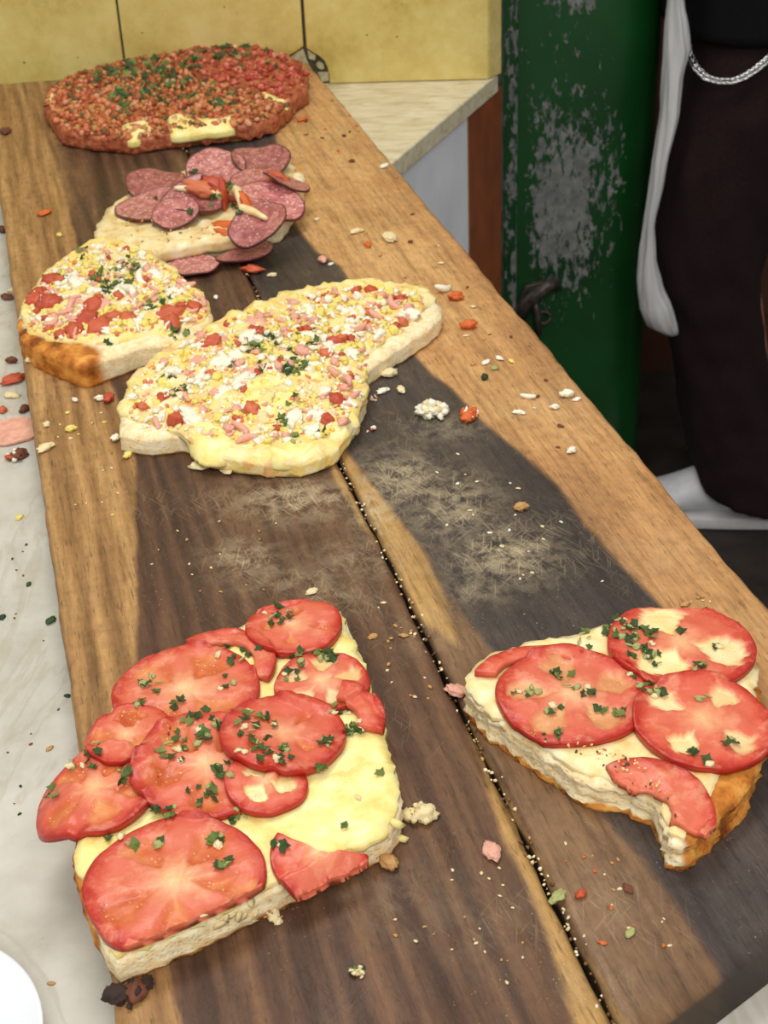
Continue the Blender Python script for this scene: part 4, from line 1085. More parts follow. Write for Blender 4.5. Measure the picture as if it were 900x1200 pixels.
slab('melted_cheese', inset(outl([(545, 806), (553, 783), (575, 768), (630, 752), (700, 735), (760, 727), (830, 728), (868, 748), (884, 785), (890, 830), (868, 880), (845, 905), (826, 955), (802, 985), (784, 980), (777, 956), (762, 934), (738, 920), (712, 916), (690, 914), (655, 891), (610, 861), (570, 832)], H2), .0006, .002, 8), .0045, M['cheese_warm'], t2, seed=6,
     base=lambda x, y: H2 - .0012, edge_r=.006, edge_drop=.0025, amp=.0016, rings=3, surf=S2, skirt=.003)
TK = dict(parent=t2, surf=S2, A=A2)
tomato(px=632, py=800, rx=78, a0=math.radians(35), a1=math.radians(158), r_in=.66, squash=.72, rot=.12, nloc=0, seed=41, thick=.0065, tint=(1, .72, .66, 1), **TK)
tomato(px=670, py=822, rx=88, nloc=5, seed=43, thick=.0055, tint=(1, .8, .78, 1), cheese=.3, **TK)
tomato(px=752, py=955, rx=84, a0=math.radians(-32), a1=math.radians(112), r_in=.40, nloc=0, seed=45, thick=.005, tint=(1, .88, .82, 1), droop=.8, clip=.004, **TK)
tomato(px=797, py=761, rx=86, nloc=3, seed=48, cheese=1.0, thick=.006, tint=(1, .72, .68, 1), locr=(.2, .86), locw=.72, **TK)
tomato(px=824, py=853, rx=83, nloc=4, seed=50, cheese=.85, thick=.006, tint=(1, .74, .68, 1), locr=(.32, .84), locw=.52, lift=.001, **TK)
herbs(t2, S2, [(732, 738, 20, 18), (748, 758, 22, 12), (690, 750, 16, 5), (715, 742, 10, 6), (766, 772, 12, 5), (840, 760, 5, 2), (818, 780, 8, 4), (762, 738, 8, 3), (655, 790, 10, 4), (690, 812, 10, 4), (702, 832, 8, 3), (726, 835, 10, 4), (757, 805, 10, 5), (648, 832, 10, 4),
    (622, 812, 10, 4), (608, 812, 8, 2), (824, 818, 6, 2), (855, 872, 8, 3), (808, 882, 6, 2), (830, 893, 6, 2), (771, 812, 8, 3), (655, 863, 6, 2), (672, 800, 14, 3), (740, 790, 10, 2), (800, 740, 6, 1)], garlic=.3)
flecks(t2, S2, [(590, 850), (690, 890), (780, 940), (800, 970), (770, 900), (690, 870)], 60, [rgb(60, 80, 40), rgb(236, 200, 140), rgb(214, 120, 80)], (.0015, .003), 'herb_flecks')

# ------------------------------------------------------------------ egg and ham slices
EGGP = [rgb(248, 240, 214), rgb(250, 244, 222), rgb(246, 232, 190), rgb(246, 234, 180), rgb(242, 220, 120), rgb(240, 208, 92), rgb(246, 226, 140), rgb(244, 222, 150), rgb(236, 180, 146), rgb(220, 128, 88), rgb(250, 246, 230)]
def egg_topping(parent, surf, poly, n, seed):
    random.seed(seed)
    kinds = [('egg_white_crumb', 'crumb', 'egg_white', .34, (.005, .010)), ('egg_yolk_crumb', 'crumb', 'egg_yolk', .28, (.005, .010)), ('ham_shred', 'shred', 'ham', .09, (.008, .014)),
             ('ham_dice', 'crumb', 'ham', .07, (.006, .012)), ('tomato_dice', 'crumb', 'tomato_bit', .08, (.006, .012)), ('egg_white_shred', 'shred', 'egg_white', .14, (.007, .012))]
    pts = scatter(poly, n, surf, 2)
    for p in pts:
        q, nn = surf.hit(*p)
        r = random.random(); acc = 0
        for nm, kd, mt, w, szr in kinds:
            acc += w
            if r <= acc: break
        bit(nm, kd, M[mt], q, random.uniform(*szr), nn, parent=parent, tilt=random.uniform(-.5, .5))
H3 = .017
t3 = slice_thing('pizza_slice', 330, 440, 'long pizza slice of grated egg, ham and parsley across the middle of the board')
o3 = [(140, 506), (142, 470), (152, 448), (176, 424), (205, 405), (245, 385), (290, 362), (340, 345), (392, 335), (440, 332), (485, 338), (514, 354), (518, 368), (498, 386), (470, 404), (440, 424), (424, 436), (428, 462), (412, 492), (392, 515), (360, 526), (330, 528), (285, 527), (245, 522), (215, 508), (175, 512)]
S3 = Surf()
def br3(x, y, t, d):
    w = 0; q = Vector((x, y))
    for px, py, r in ((148, 462, .03), (160, 440, .03)): w = max(w, .85 * math.exp(-((q - Vector(wp(px, py, H3))).length / r) ** 4))
    return max(w, 1.0 if t > .88 else 0)
F3a, F3b = Vector(wp(225, 520, H3)), Vector(wp(400, 520, H3))
def FRONT(x, y):                                                    # the thin floppy front lip of this slice
    d = (F3b - F3a).normalized(); q = Vector((x, y)) - F3a; v = q.x * -d.y + q.y * d.x
    return max(0.0, min(1.0, (.055 - v) / .05)) * max(0.0, min(1.0, (q.dot(d) + .01) / .03))
sl3, A3 = slab('bread_base', outl(o3, H3), H3, M['bread'], t3, topfn=lambda x, y, d: -.007 * FRONT(x, y), seed=9, brown=br3, surf=S3, rough=.001, step=.006)
slab('egg_and_cheese_layer', inset(outl([(142, 486), (144, 466), (154, 446), (178, 422), (207, 403), (247, 383), (292, 360), (342, 343), (394, 333), (442, 330), (487, 336), (508, 350), (500, 362), (474, 384), (442, 408), (424, 428), (428, 464), (414, 496), (396, 522), (360, 535), (330, 537), (285, 536), (245, 530), (218, 514), (190, 498)], H3), -.001, .003, 12, .006), .006, M['eggbed'], t3, step=.005, seed=14,
     base=lambda x, y: H3 - .001 - .005 * FRONT(x, y), edge_r=.010, edge_drop=.004, amp=.0045, rings=5, surf=S3, skirt=lambda x, y: .005 + .005 * FRONT(x, y))
# bare patches of melted yellow cheese
for i, l in enumerate(([(275, 445), (300, 432), (335, 440), (345, 465), (320, 482), (285, 476)], [(215, 500), (235, 488), (262, 494), (275, 512), (262, 526), (232, 524)], [(160, 465), (178, 440), (205, 428), (225, 440), (215, 468), (185, 482)], [(310, 515), (345, 505), (372, 512), (350, 528), (318, 529)])):
    pp = outl(l, H3 + .006); cxy = np.array(pp).mean(0)
    slab('cheese_pool', pp, .0024, M['cheese_warm' if i == 2 else 'cheese'], t3, step=.004, seed=30 + i, base=lambda x, y: max(S3.z(x, y) - .001, H3 - .006), edge_r=.006, edge_drop=.003, amp=.001, rings=2, skirt=.003, smooth=.9)
E3 = [(150, 492), (152, 462), (175, 428), (215, 402), (290, 364), (392, 337), (440, 334), (490, 342), (500, 356), (470, 384), (436, 410), (426, 440), (424, 465), (405, 498), (380, 515), (330, 524), (250, 520), (215, 502), (180, 504)]
flecks(t3, S3, E3, 1100, EGGP, (.003, .0065))
egg_topping(t3, S3, E3, 300, 50)
egg_topping(t3, S3, [(300, 362), (392, 337), (440, 334), (490, 342), (500, 356), (470, 384), (436, 410), (420, 430), (340, 420), (300, 400)], 190, 51)
random.seed(52)
def blobs(parent, surf, poly, n, seed):
    random.seed(seed)
    for p_ in scatter(poly, n, surf, 6):
        q, nn = surf.hit(*p_); mt, nm = random.choice((('cheese_warm', 'cheese_blob'), ('cheese', 'cheese_blob'), ('egg_white', 'egg_lump'), ('egg_white', 'egg_lump'), ('ham', 'ham_flake')))
        sz = random.uniform(.014, .024)
        bit(nm, 'lump', M[mt], q, sz, nn, parent=parent, sink=sz * .22, stretch=(1, .9, .62 if mt != 'ham' else .45))
blobs(t3, S3, E3, 46, 53)
random.seed(52)
herbs(t3, S3, [(330, 412, 40, 22), (345, 428, 18, 14), (318, 398, 12, 8), (300, 440, 10, 4), (332, 494, 8, 3), (345, 514, 8, 4), (205, 450, 22, 9), (365, 405, 30, 8), (290, 412, 20, 6), (345, 470, 10, 2), (310, 400, 20, 5), (376, 508, 6, 2), (280, 430, 15, 4)], (.006, .011), garlic=.1)
for px, py, sz in ((248, 400, .016), (240, 405, .014), (392, 400, .016), (410, 375, .012), (295, 480, .016), (396, 470, .016), (385, 492, .018), (205, 492, .016), (435, 340, .012), (190, 470, .014), (470, 350, .014), (350, 385, .012)):
    p, nn = S3.hit(px, py); bit('tomato_chunk', 'lump', M['tomato_bit'], p, sz * .95, nn, parent=t3, sink=sz * .18)
for px, py, sz in ((405, 450, .022), (415, 465, .02), (395, 440, .02), (280, 505, .022), (425, 385, .022), (445, 370, .02), (465, 358, .024), (180, 498, .018), (288, 518, .02)):
    p, nn = S3.hit(px, py); bit('ham_shred', 'shred', M['ham'], p, sz, nn, parent=t3)

H4 = .022
t4 = slice_thing('pizza_slice', 130, 370, 'short pizza slice of egg, tomato and parsley at the left edge of the board')
o4 = [(22, 392), (20, 370), (34, 346), (52, 322), (80, 300), (105, 286), (140, 284), (170, 296), (205, 318), (232, 344), (250, 368), (238, 384), (200, 400), (164, 404), (98, 428), (66, 418), (36, 404)]
S4 = Surf()
def br4(x, y, t, d):
    q = Vector((x, y)); w = 0
    for px, py, r in ((45, 412, .040), (75, 422, .034), (24, 385, .03)): w = max(w, 1.15 * math.exp(-((q - Vector(wp(px, py, H4))).length / r) ** 4))
    return max(w, 1.0 if t > .88 else 0)
sl4, A4 = slab('bread_base', outl(o4, H4), H4, M['bread'], t4, seed=15, brown=br4, surf=S4, rough=.001, step=.006)
slab('egg_and_cheese_layer', inset(outl([(24, 380), (24, 366), (36, 344), (54, 320), (82, 298), (107, 284), (140, 282), (170, 294), (205, 316), (232, 342), (248, 366), (236, 380), (198, 394), (164, 396), (120, 404), (70, 402), (36, 392)], H4), .0, .003, 19, .006), .006, M['eggbed'], t4, step=.005, seed=21,
     base=lambda x, y: H4 - .001, edge_r=.010, edge_drop=.004, amp=.004, rings=3, surf=S4, skirt=.006)
E4 = [(30, 378), (40, 344), (58, 320), (84, 300), (110, 287), (140, 285), (170, 297), (205, 320), (232, 346), (242, 366), (232, 376), (196, 388), (160, 390), (80, 398), (44, 390)]
flecks(t4, S4, E4, 700, EGGP, (.003, .007))
egg_topping(t4, S4, E4, 250, 60)
blobs(t4, S4, E4, 30, 62)
random.seed(61)
herbs(t4, S4, [(135, 328, 28, 40), (152, 312, 14, 14), (75, 324, 8, 4), (100, 298, 10, 3), (190, 348, 12, 8), (178, 358, 8, 4), (205, 390, 10, 4), (225, 390, 8, 3), (128, 402, 8, 2), (115, 330, 10, 4)], (.006, .012), garlic=.05)
for px, py, sz in ((62, 330, .026), (45, 345, .022), (58, 356, .024), (38, 352, .018), (110, 358, .022), (100, 378, .026), (118, 384, .026), (85, 388, .022), (200, 368, .026), (203, 378, .02), (150, 376, .022), (72, 392, .016), (228, 360, .018), (132, 372, .018)):
    p, nn = S4.hit(px, py); bit('tomato_chunk', 'lump', M['tomato_bit'], p, sz * .95, nn, parent=t4, sink=sz * .18)
for px, py, sz in ((85, 365, .022), (75, 370, .02), (170, 330, .026), (148, 345, .03), (215, 335, .022), (235, 355, .02), (60, 378, .02)):
    p, nn = S4.hit(px, py); bit('ham_shred', 'shred', M['ham' if px < 100 or px > 200 else 'egg_white'], p, sz, nn, parent=t4)

# ------------------------------------------------------------------ salami slice
H5 = .021
t5 = slice_thing('pizza_slice', 240, 245, 'salami pizza slice with curled salami rounds, behind the two egg slices')
o5 = [(112, 274), (116, 258), (130, 242), (160, 222), (200, 205), (245, 193), (300, 190), (352, 194), (357, 206), (350, 226), (336, 250), (326, 262), (300, 266), (276, 276), (240, 280), (205, 288), (175, 294), (140, 288)]
S5 = Surf()
def br5(x, y, t, d): return max(1.0 if t > .86 else 0, .7 * math.exp(-((Vector((x, y)) - Vector(wp(345, 195, H5))).length / .03) ** 4))
sl5, A5 = slab('bread_base', outl(o5, H5), H5, M['bread'], t5, seed=25, brown=br5, surf=S5, rough=.001, step=.006)
slab('pale_cheese', inset(outl([(113, 274), (116, 258), (130, 242), (160, 222), (200, 205), (245, 193), (300, 190), (344, 194), (346, 206), (338, 226), (326, 246), (316, 258), (296, 264), (276, 278), (240, 283), (205, 291), (175, 297), (140, 291)], H5), -.0005, .002, 25, .006), .005, M['cheese_pale'], t5, step=.005, seed=26,
     base=lambda x, y: H5 - .001, edge_r=.012, edge_drop=.005, amp=.003, rings=4, surf=S5, skirt=.010)
def salami(parent, surf, px, py, rx, hz=.03, tilt=(0, 0), curl=0.0, ca=0.0, lift=.002, tint=(1, 1, 1, 1), seed=0, squash=1.0, rot=0.0, thick=.0022, name='salami_slice', zfix=None):
    c = wp(px, py, hz); R = rx * (1.1 if zfix is None else 1) * depth(px, py, hz) / FPX
    if zfix is None: sx, sy, z0 = planefit(surf, c, R, None, hz)
    else: sx, sy, z0 = 0, 0, zfix
    sx += tilt[0]; sy += tilt[1]; z0 += lift + .35 * R * math.hypot(*tilt); dx_, dy_ = math.cos(ca), math.sin(ca)
    def zf(x, y):
        dx, dy = x - c[0], y - c[1]; u = (dx * dx_ + dy * dy_) / R
        return max(.001, z0 + sx * dx + sy * dy + curl * R * u * u + .0012 * nz(x * 60, y * 60, seed))
    return disc(name, M['salami'], parent, c, R, zf, thick=thick, nloc=3, loc=False, seed=seed, tint=tint, surf=surf, squash=squash, rot=rot, nr=9, nt=40, lobed=.12, wob=.0004)
for a in ((252, 204, 33, (0, .42), .1, 0, (1.08, 1.05, 1.05, 1), 71), (306, 196, 31, (.1, .3), .25, .3, (.75, .62, .62, 1), 72), (182, 220, 32, (-.1, .25), .2, .1, (.72, .55, .55, 1), 73), (174, 243, 36, (.08, .12), .12, 1.2, (1, .96, .96, 1), 74),
          (318, 236, 36, (-.15, .15), .15, .8, (1.2, 1.15, 1.18, 1), 75), (300, 214, 30, (0, .1), .1, 0, (.95, .85, .85, 1), 76), (226, 242, 33, (.15, .25), .35, 1.4, (.8, .68, .7, 1), 77), (206, 255, 26, (0, .05), .1, .5, (1, .9, .92, 1), 79), (334, 220, 24, (-.2, .1), .2, .8, (.85, .7, .72, 1), 80), (303, 272, 32, (.25, .35), .2, -.3, (.85, .72, .74, 1), 81)):
    salami(t5, S5, a[0], a[1], a[2], tilt=a[3], curl=a[4], ca=a[5], tint=a[6], seed=a[7])
fpx = [(205, 222), (225, 224), (250, 232), (275, 242), (298, 252), (318, 264)]
fold = []
for i in range(5):
    for k in range(4): fold.append(S5.hit(fpx[i][0] + (fpx[i + 1][0] - fpx[i][0]) * k / 4, fpx[i][1] + (fpx[i + 1][1] - fpx[i][1]) * k / 4)[0])
zz = [max(q.z for q in fold[max(0, i - 2):i + 3]) for i in range(len(fold))]; zz = [sum(zz[max(0, i - 2):i + 3]) / len(zz[max(0, i - 2):i + 3]) for i in range(len(zz))]
fold = [Vector((q.x, q.y, z + .0015)) for q, z in zip(fold, zz)]
frad = [.002 + .0026 * min(1, i / 4, (len(fold) - 1 - i) / 4) + .0006 * nz(i * .7, 3) for i in range(len(fold))]
V, F = tube(fold, frad, 10); o = part('cheese_fold', V, F, M['cheese_pale'], t5); S5.add(V, F)
for px, py, sz, kd in ((232, 220, .03, 'shred'), (255, 216, .034, 'dice'), (262, 226, .03, 'shred'), (275, 234, .032, 'dice'), (290, 240, .03, 'dice'), (248, 222, .024, 'dice'), (326, 206, .026, 'dice'), (318, 212, .018, 'dice'), (264, 264, .028, 'shred'), (262, 272, .018, 'dice')):
    p, nn = S5.hit(px, py); bit('tomato_strip', 'lump', M['carrot' if py > 235 else 'tomato_bit'], p, sz * .85, nn, parent=t5, sink=sz * .15, rz=-.5, stretch=(1.25, .75, .55))
random.seed(70)
herbs(t5, S5, [(224, 250, 4, 2), (268, 220, 5, 4), (246, 223, 5, 3), (180, 232, 4, 1), (240, 236, 14, 4), (275, 246, 10, 3), (225, 200, 6, 3)], (.007, .012), garlic=0)
flecks(t5, S5, [(120, 268), (160, 250), (260, 262), (300, 260), (270, 274), (170, 288)], 40, [rgb(204, 150, 70), rgb(236, 210, 150), rgb(120, 96, 40), rgb(230, 160, 130)], (.002, .005), 'baked_flecks')

# ------------------------------------------------------------------ round pizza at the far end, cut in two
H6 = .020
def backpiece(o_l, label, n, pal, seed, red):
    cx = sum(p[0] for p in o_l) / len(o_l); cy = sum(p[1] for p in o_l) / len(o_l)
    t = slice_thing('pizza', cx, cy, label)
    S = Surf()
    def brx(x, y, t_, d): return .75 if t_ < .5 else 1.0
    sl, A = slab('bread_base', inset(outl(o_l, H6), .006, .001, 1, .008), H6, M['bread'], t, seed=seed, brown=lambda x, y, t_, d: (1.0 if t_ > .7 else .1 + .5 * max(0, nz(x * 25, y * 25, seed))), surf=S, rough=.0012, step=.008)
    slab('tomato_sauce', inset(outl(o_l, H6), -.0015, .004, seed, .007), .006, M['sauce'], t, step=.007, seed=seed + 1, base=lambda x, y: H6 - .002, edge_r=.016, edge_drop=.006, amp=.007, rings=5, surf=S, skirt=.015)
    random.seed(seed)
    flecks(t, S, o_l, n, pal, (.005, .012), 'baked_topping', ('rock', 'flake', 'rock'))
    return t, S
BA = [(53, 122), (60, 104), (82, 90), (118, 78), (160, 69), (207, 61), (208, 78), (228, 90), (268, 101), (312, 112), (338, 122), (326, 136), (290, 147), (240, 151), (196, 157), (150, 163), (108, 160), (72, 150)]
BB = [(212, 60), (262, 53), (312, 57), (346, 70), (360, 88), (356, 106), (340, 118), (316, 109), (270, 98), (232, 87), (213, 76)]
PA = [rgb(176, 92, 54), rgb(204, 114, 72), rgb(220, 140, 92), rgb(186, 116, 60), rgb(134, 66, 42), rgb(194, 140, 80), rgb(216, 150, 112), rgb(110, 90, 48)]
t6, S6 = backpiece(BA, 'larger front part of the round pizza by the tiles, with crumbled brownish topping', 1500, PA, 91, False)
t7, S7 = backpiece(BB, 'rear right part of the round pizza by the tiles, with smooth pinkish red ham topping', 260, [rgb(196, 84, 70), rgb(206, 104, 88), rgb(176, 64, 50), rgb(218, 128, 104), rgb(150, 60, 40)], 95, True)
random.seed(96)
herbs(t6, S6, [(140, 84, 14, 10), (185, 82, 16, 12), (195, 97, 14, 10), (172, 108, 12, 7), (145, 108, 10, 6), (150, 126, 8, 4), (222, 116, 8, 4), (266, 120, 10, 5), (165, 78, 20, 8), (205, 88, 20, 6), (120, 80, 12, 4), (240, 108, 30, 12), (130, 100, 30, 12), (185, 95, 40, 20), (150, 85, 20, 10)], (.010, .020), garlic=.1)
herbs(t7, S7, [(258, 58, 16, 12), (230, 64, 12, 8), (282, 82, 6, 3), (318, 64, 8, 3), (318, 78, 6, 2), (290, 60, 16, 6), (225, 75, 12, 6)], (.010, .018), garlic=.1)
for l in ([(142, 146), (175, 142), (176, 154), (150, 160)], [(196, 138), (222, 136), (246, 140), (270, 133), (274, 146), (240, 150), (200, 154)], [(296, 106), (318, 109), (338, 116), (333, 123), (310, 116)], [(56, 112), (66, 98), (70, 104), (62, 124), (56, 124)]):
    slab('bare_cheese_edge', outl(l, H6 + .004), .004, M['cheese'], t6, step=.006, seed=99, base=lambda x, y: max(S6.z(x, y) - .001, .018), edge_r=.008, edge_drop=.004, amp=.001, rings=3, skirt=.008, smooth=.9)

# ------------------------------------------------------------------ things lying about on the board and the marble
random.seed(123)
BSURF = Surf()
for ch_ in board.children:
    BSURF.add([ch_.matrix_basis @ v.co + Vector(board.location) for v in ch_.data.vertices], [list(p.vertices) for p in ch_.data.polygons])
UP = Vector((0, 0, 1))
def loose(name, kind, mat, px, py, wpx, label, cat, marble=False, stretch=(1, 1, 1), rz=None, group=None):
    z = ZM if marble else 0.0
    q = P(px, py, z)
    if kind == 'flake': kind, stretch = 'crumb', (1.05, .85, .6)
    elif kind in ('rock', 'dice'): kind, stretch = 'lump', (.95, .8, .8)
    if not marble: q.z = BSURF.z(q.x, q.y, 0.0)
    sz = wpx * depth(px, py, z) / FPX
    o = bit(name, kind, M[mat], q, sz, UP, rz=rz, tilt=0, stretch=stretch)
    # rest it on the surface
    zmin = min((o.rotation_euler.to_matrix() @ (v.co * 1)).z * 1 for v in o.data.vertices)
    lo = min(((o.rotation_euler.to_matrix() @ Vector((v.co.x * o.scale.x, v.co.y * o.scale.y, v.co.z * o.scale.z))).z) for v in o.data.vertices)
    o.location.z = q.z - lo * .82
    return tag(o, label, cat, group)
def clump(name, px, py, wpx, label, cat, mix, n=9, marble=False, core=()):      # a small heap: one thing, its bits are its parts
    z = ZM if marble else 0.0
    q = P(px, py, z); sz = wpx * depth(px, py, z) / FPX
    t = thing(name, q, label, cat)
    random_core = core
    for nm, mt, dx, dy, k_ in core: bit(nm, 'lump', M[mt], q + Vector((dx * sz, dy * sz, 0)), sz * k_, UP, parent=t, tilt=0)
    for k in range(n):
        nm, kd, mt = mix[k % len(mix)]; a = random.uniform(0, 6.28); r = math.sqrt(random.random()) * sz * .36; s_ = sz * random.uniform(.16, .3)
        if core: q = q.copy(); q.z = z + sz * .22 * max(0, 1 - r / (sz * .4))
        bit(nm, kd, M[mt], q + Vector((r * math.cos(a), r * math.sin(a), max(0, sz * .16 - r * .3) * random.random())), s_, UP, parent=t)
    return t
EGGMIX = [('egg_white_crumb', 'rock', 'egg_white'), ('egg_crumb', 'rock', 'cream_bit'), ('egg_white_shred', 'shred', 'egg_white'), ('egg_crumb', 'rock', 'egg_white')]
clump('egg_heap', 506, 486, 50, 'little heap of grated egg on the blackened plank', 'egg', EGGMIX, 40, core=[('egg_lump', 'egg_white', -.1, 0, .5), ('egg_lump', 'cream_bit', .2, .05, .4)])
clump('tomato_and_egg_scrap', 548, 489, 36, 'orange tomato scrap with egg right of the grated egg heap', 'scrap', [('tomato_dice', 'dice', 'carrot'), ('egg_white_shred', 'shred', 'egg_white'), ('tomato_dice', 'dice', 'carrot')], 14, core=[('tomato_lump', 'carrot', 0, -.1, .6), ('ham_lump', 'ham', .1, .2, .4)])
clump('tomato_and_egg_scrap', 436, 506, 26, 'small red tomato and egg scrap beside the tip of the long egg slice', 'scrap', [('egg_white_crumb', 'rock', 'egg_white'), ('tomato_dice', 'dice', 'tomato_bit')], 5)
clump('ham_and_egg_scrap', 432, 470, 32, 'ham and egg scrap that slipped off the long egg slice', 'scrap', [('ham_shred', 'shred', 'ham'), ('egg_white_shred', 'shred', 'egg_white')], 7)
clump('cheese_and_herb_chunk', 492, 958, 44, 'pale cheesy crust chunk with herbs touching the large tomato slice at its right', 'chunk', [('cheese_bit', 'rock', 'cream_bit'), ('cheese_bit', 'rock', 'cream_bit'), ('herb_leaf', 'leaf', 'herb'), ('cheese_bit', 'rock', 'cheese_warm')], 18, core=[('crust_lump', 'cream_bit', .12, 0, .72), ('crust_lump', 'cheese_warm', -.25, .0, .5)])
clump('herb_and_cheese_clump', 420, 1140, 28, 'small clump of green herbs and cheese in front of the large tomato slice', 'clump', [('herb_leaf', 'leaf', 'herb_dark'), ('cheese_bit', 'rock', 'cream_bit'), ('herb_leaf', 'leaf', 'herb')], 18, core=[('cheese_lump', 'cream_bit', 0, 0, .5)])
clump('cheese_scrap', 321, 1075, 28, 'crumbly pale cheese scrap under the front cut edge of the large tomato slice', 'scrap', [('cheese_bit', 'rock', 'cream_bit'), ('cheese_bit', 'flake', 'crust_bit')], 8, core=[('cheese_lump', 'cream_bit', 0, 0, .6), ('cheese_lump', 'cream_bit', .2, -.3, .4)])
clump('meat_and_egg_scrap', 22, 536, 34, 'dark red scrap with egg bits on the marble at the left edge', 'scrap', [('meat_dice', 'dice', 'brown_bit'), ('tomato_dice', 'dice', 'tomato_bit'), ('egg_white_crumb', 'rock', 'egg_white')], 14, True, core=[('meat_lump', 'brown_bit', 0, 0, .6)])
clump('burnt_crust', 152, 1168, 52, 'burnt blackened crust bit below the front corner of the large tomato slice', 'crust', [('burnt_piece', 'rock', 'burnt'), ('crust_piece', 'flake', 'brown_bit')], 6, core=[('burnt_lump', 'burnt', -.28, .0, .62), ('crust_lump', 'brown_bit', .12, .08, .6), ('burnt_lump', 'burnt', .35, .3, .4)])
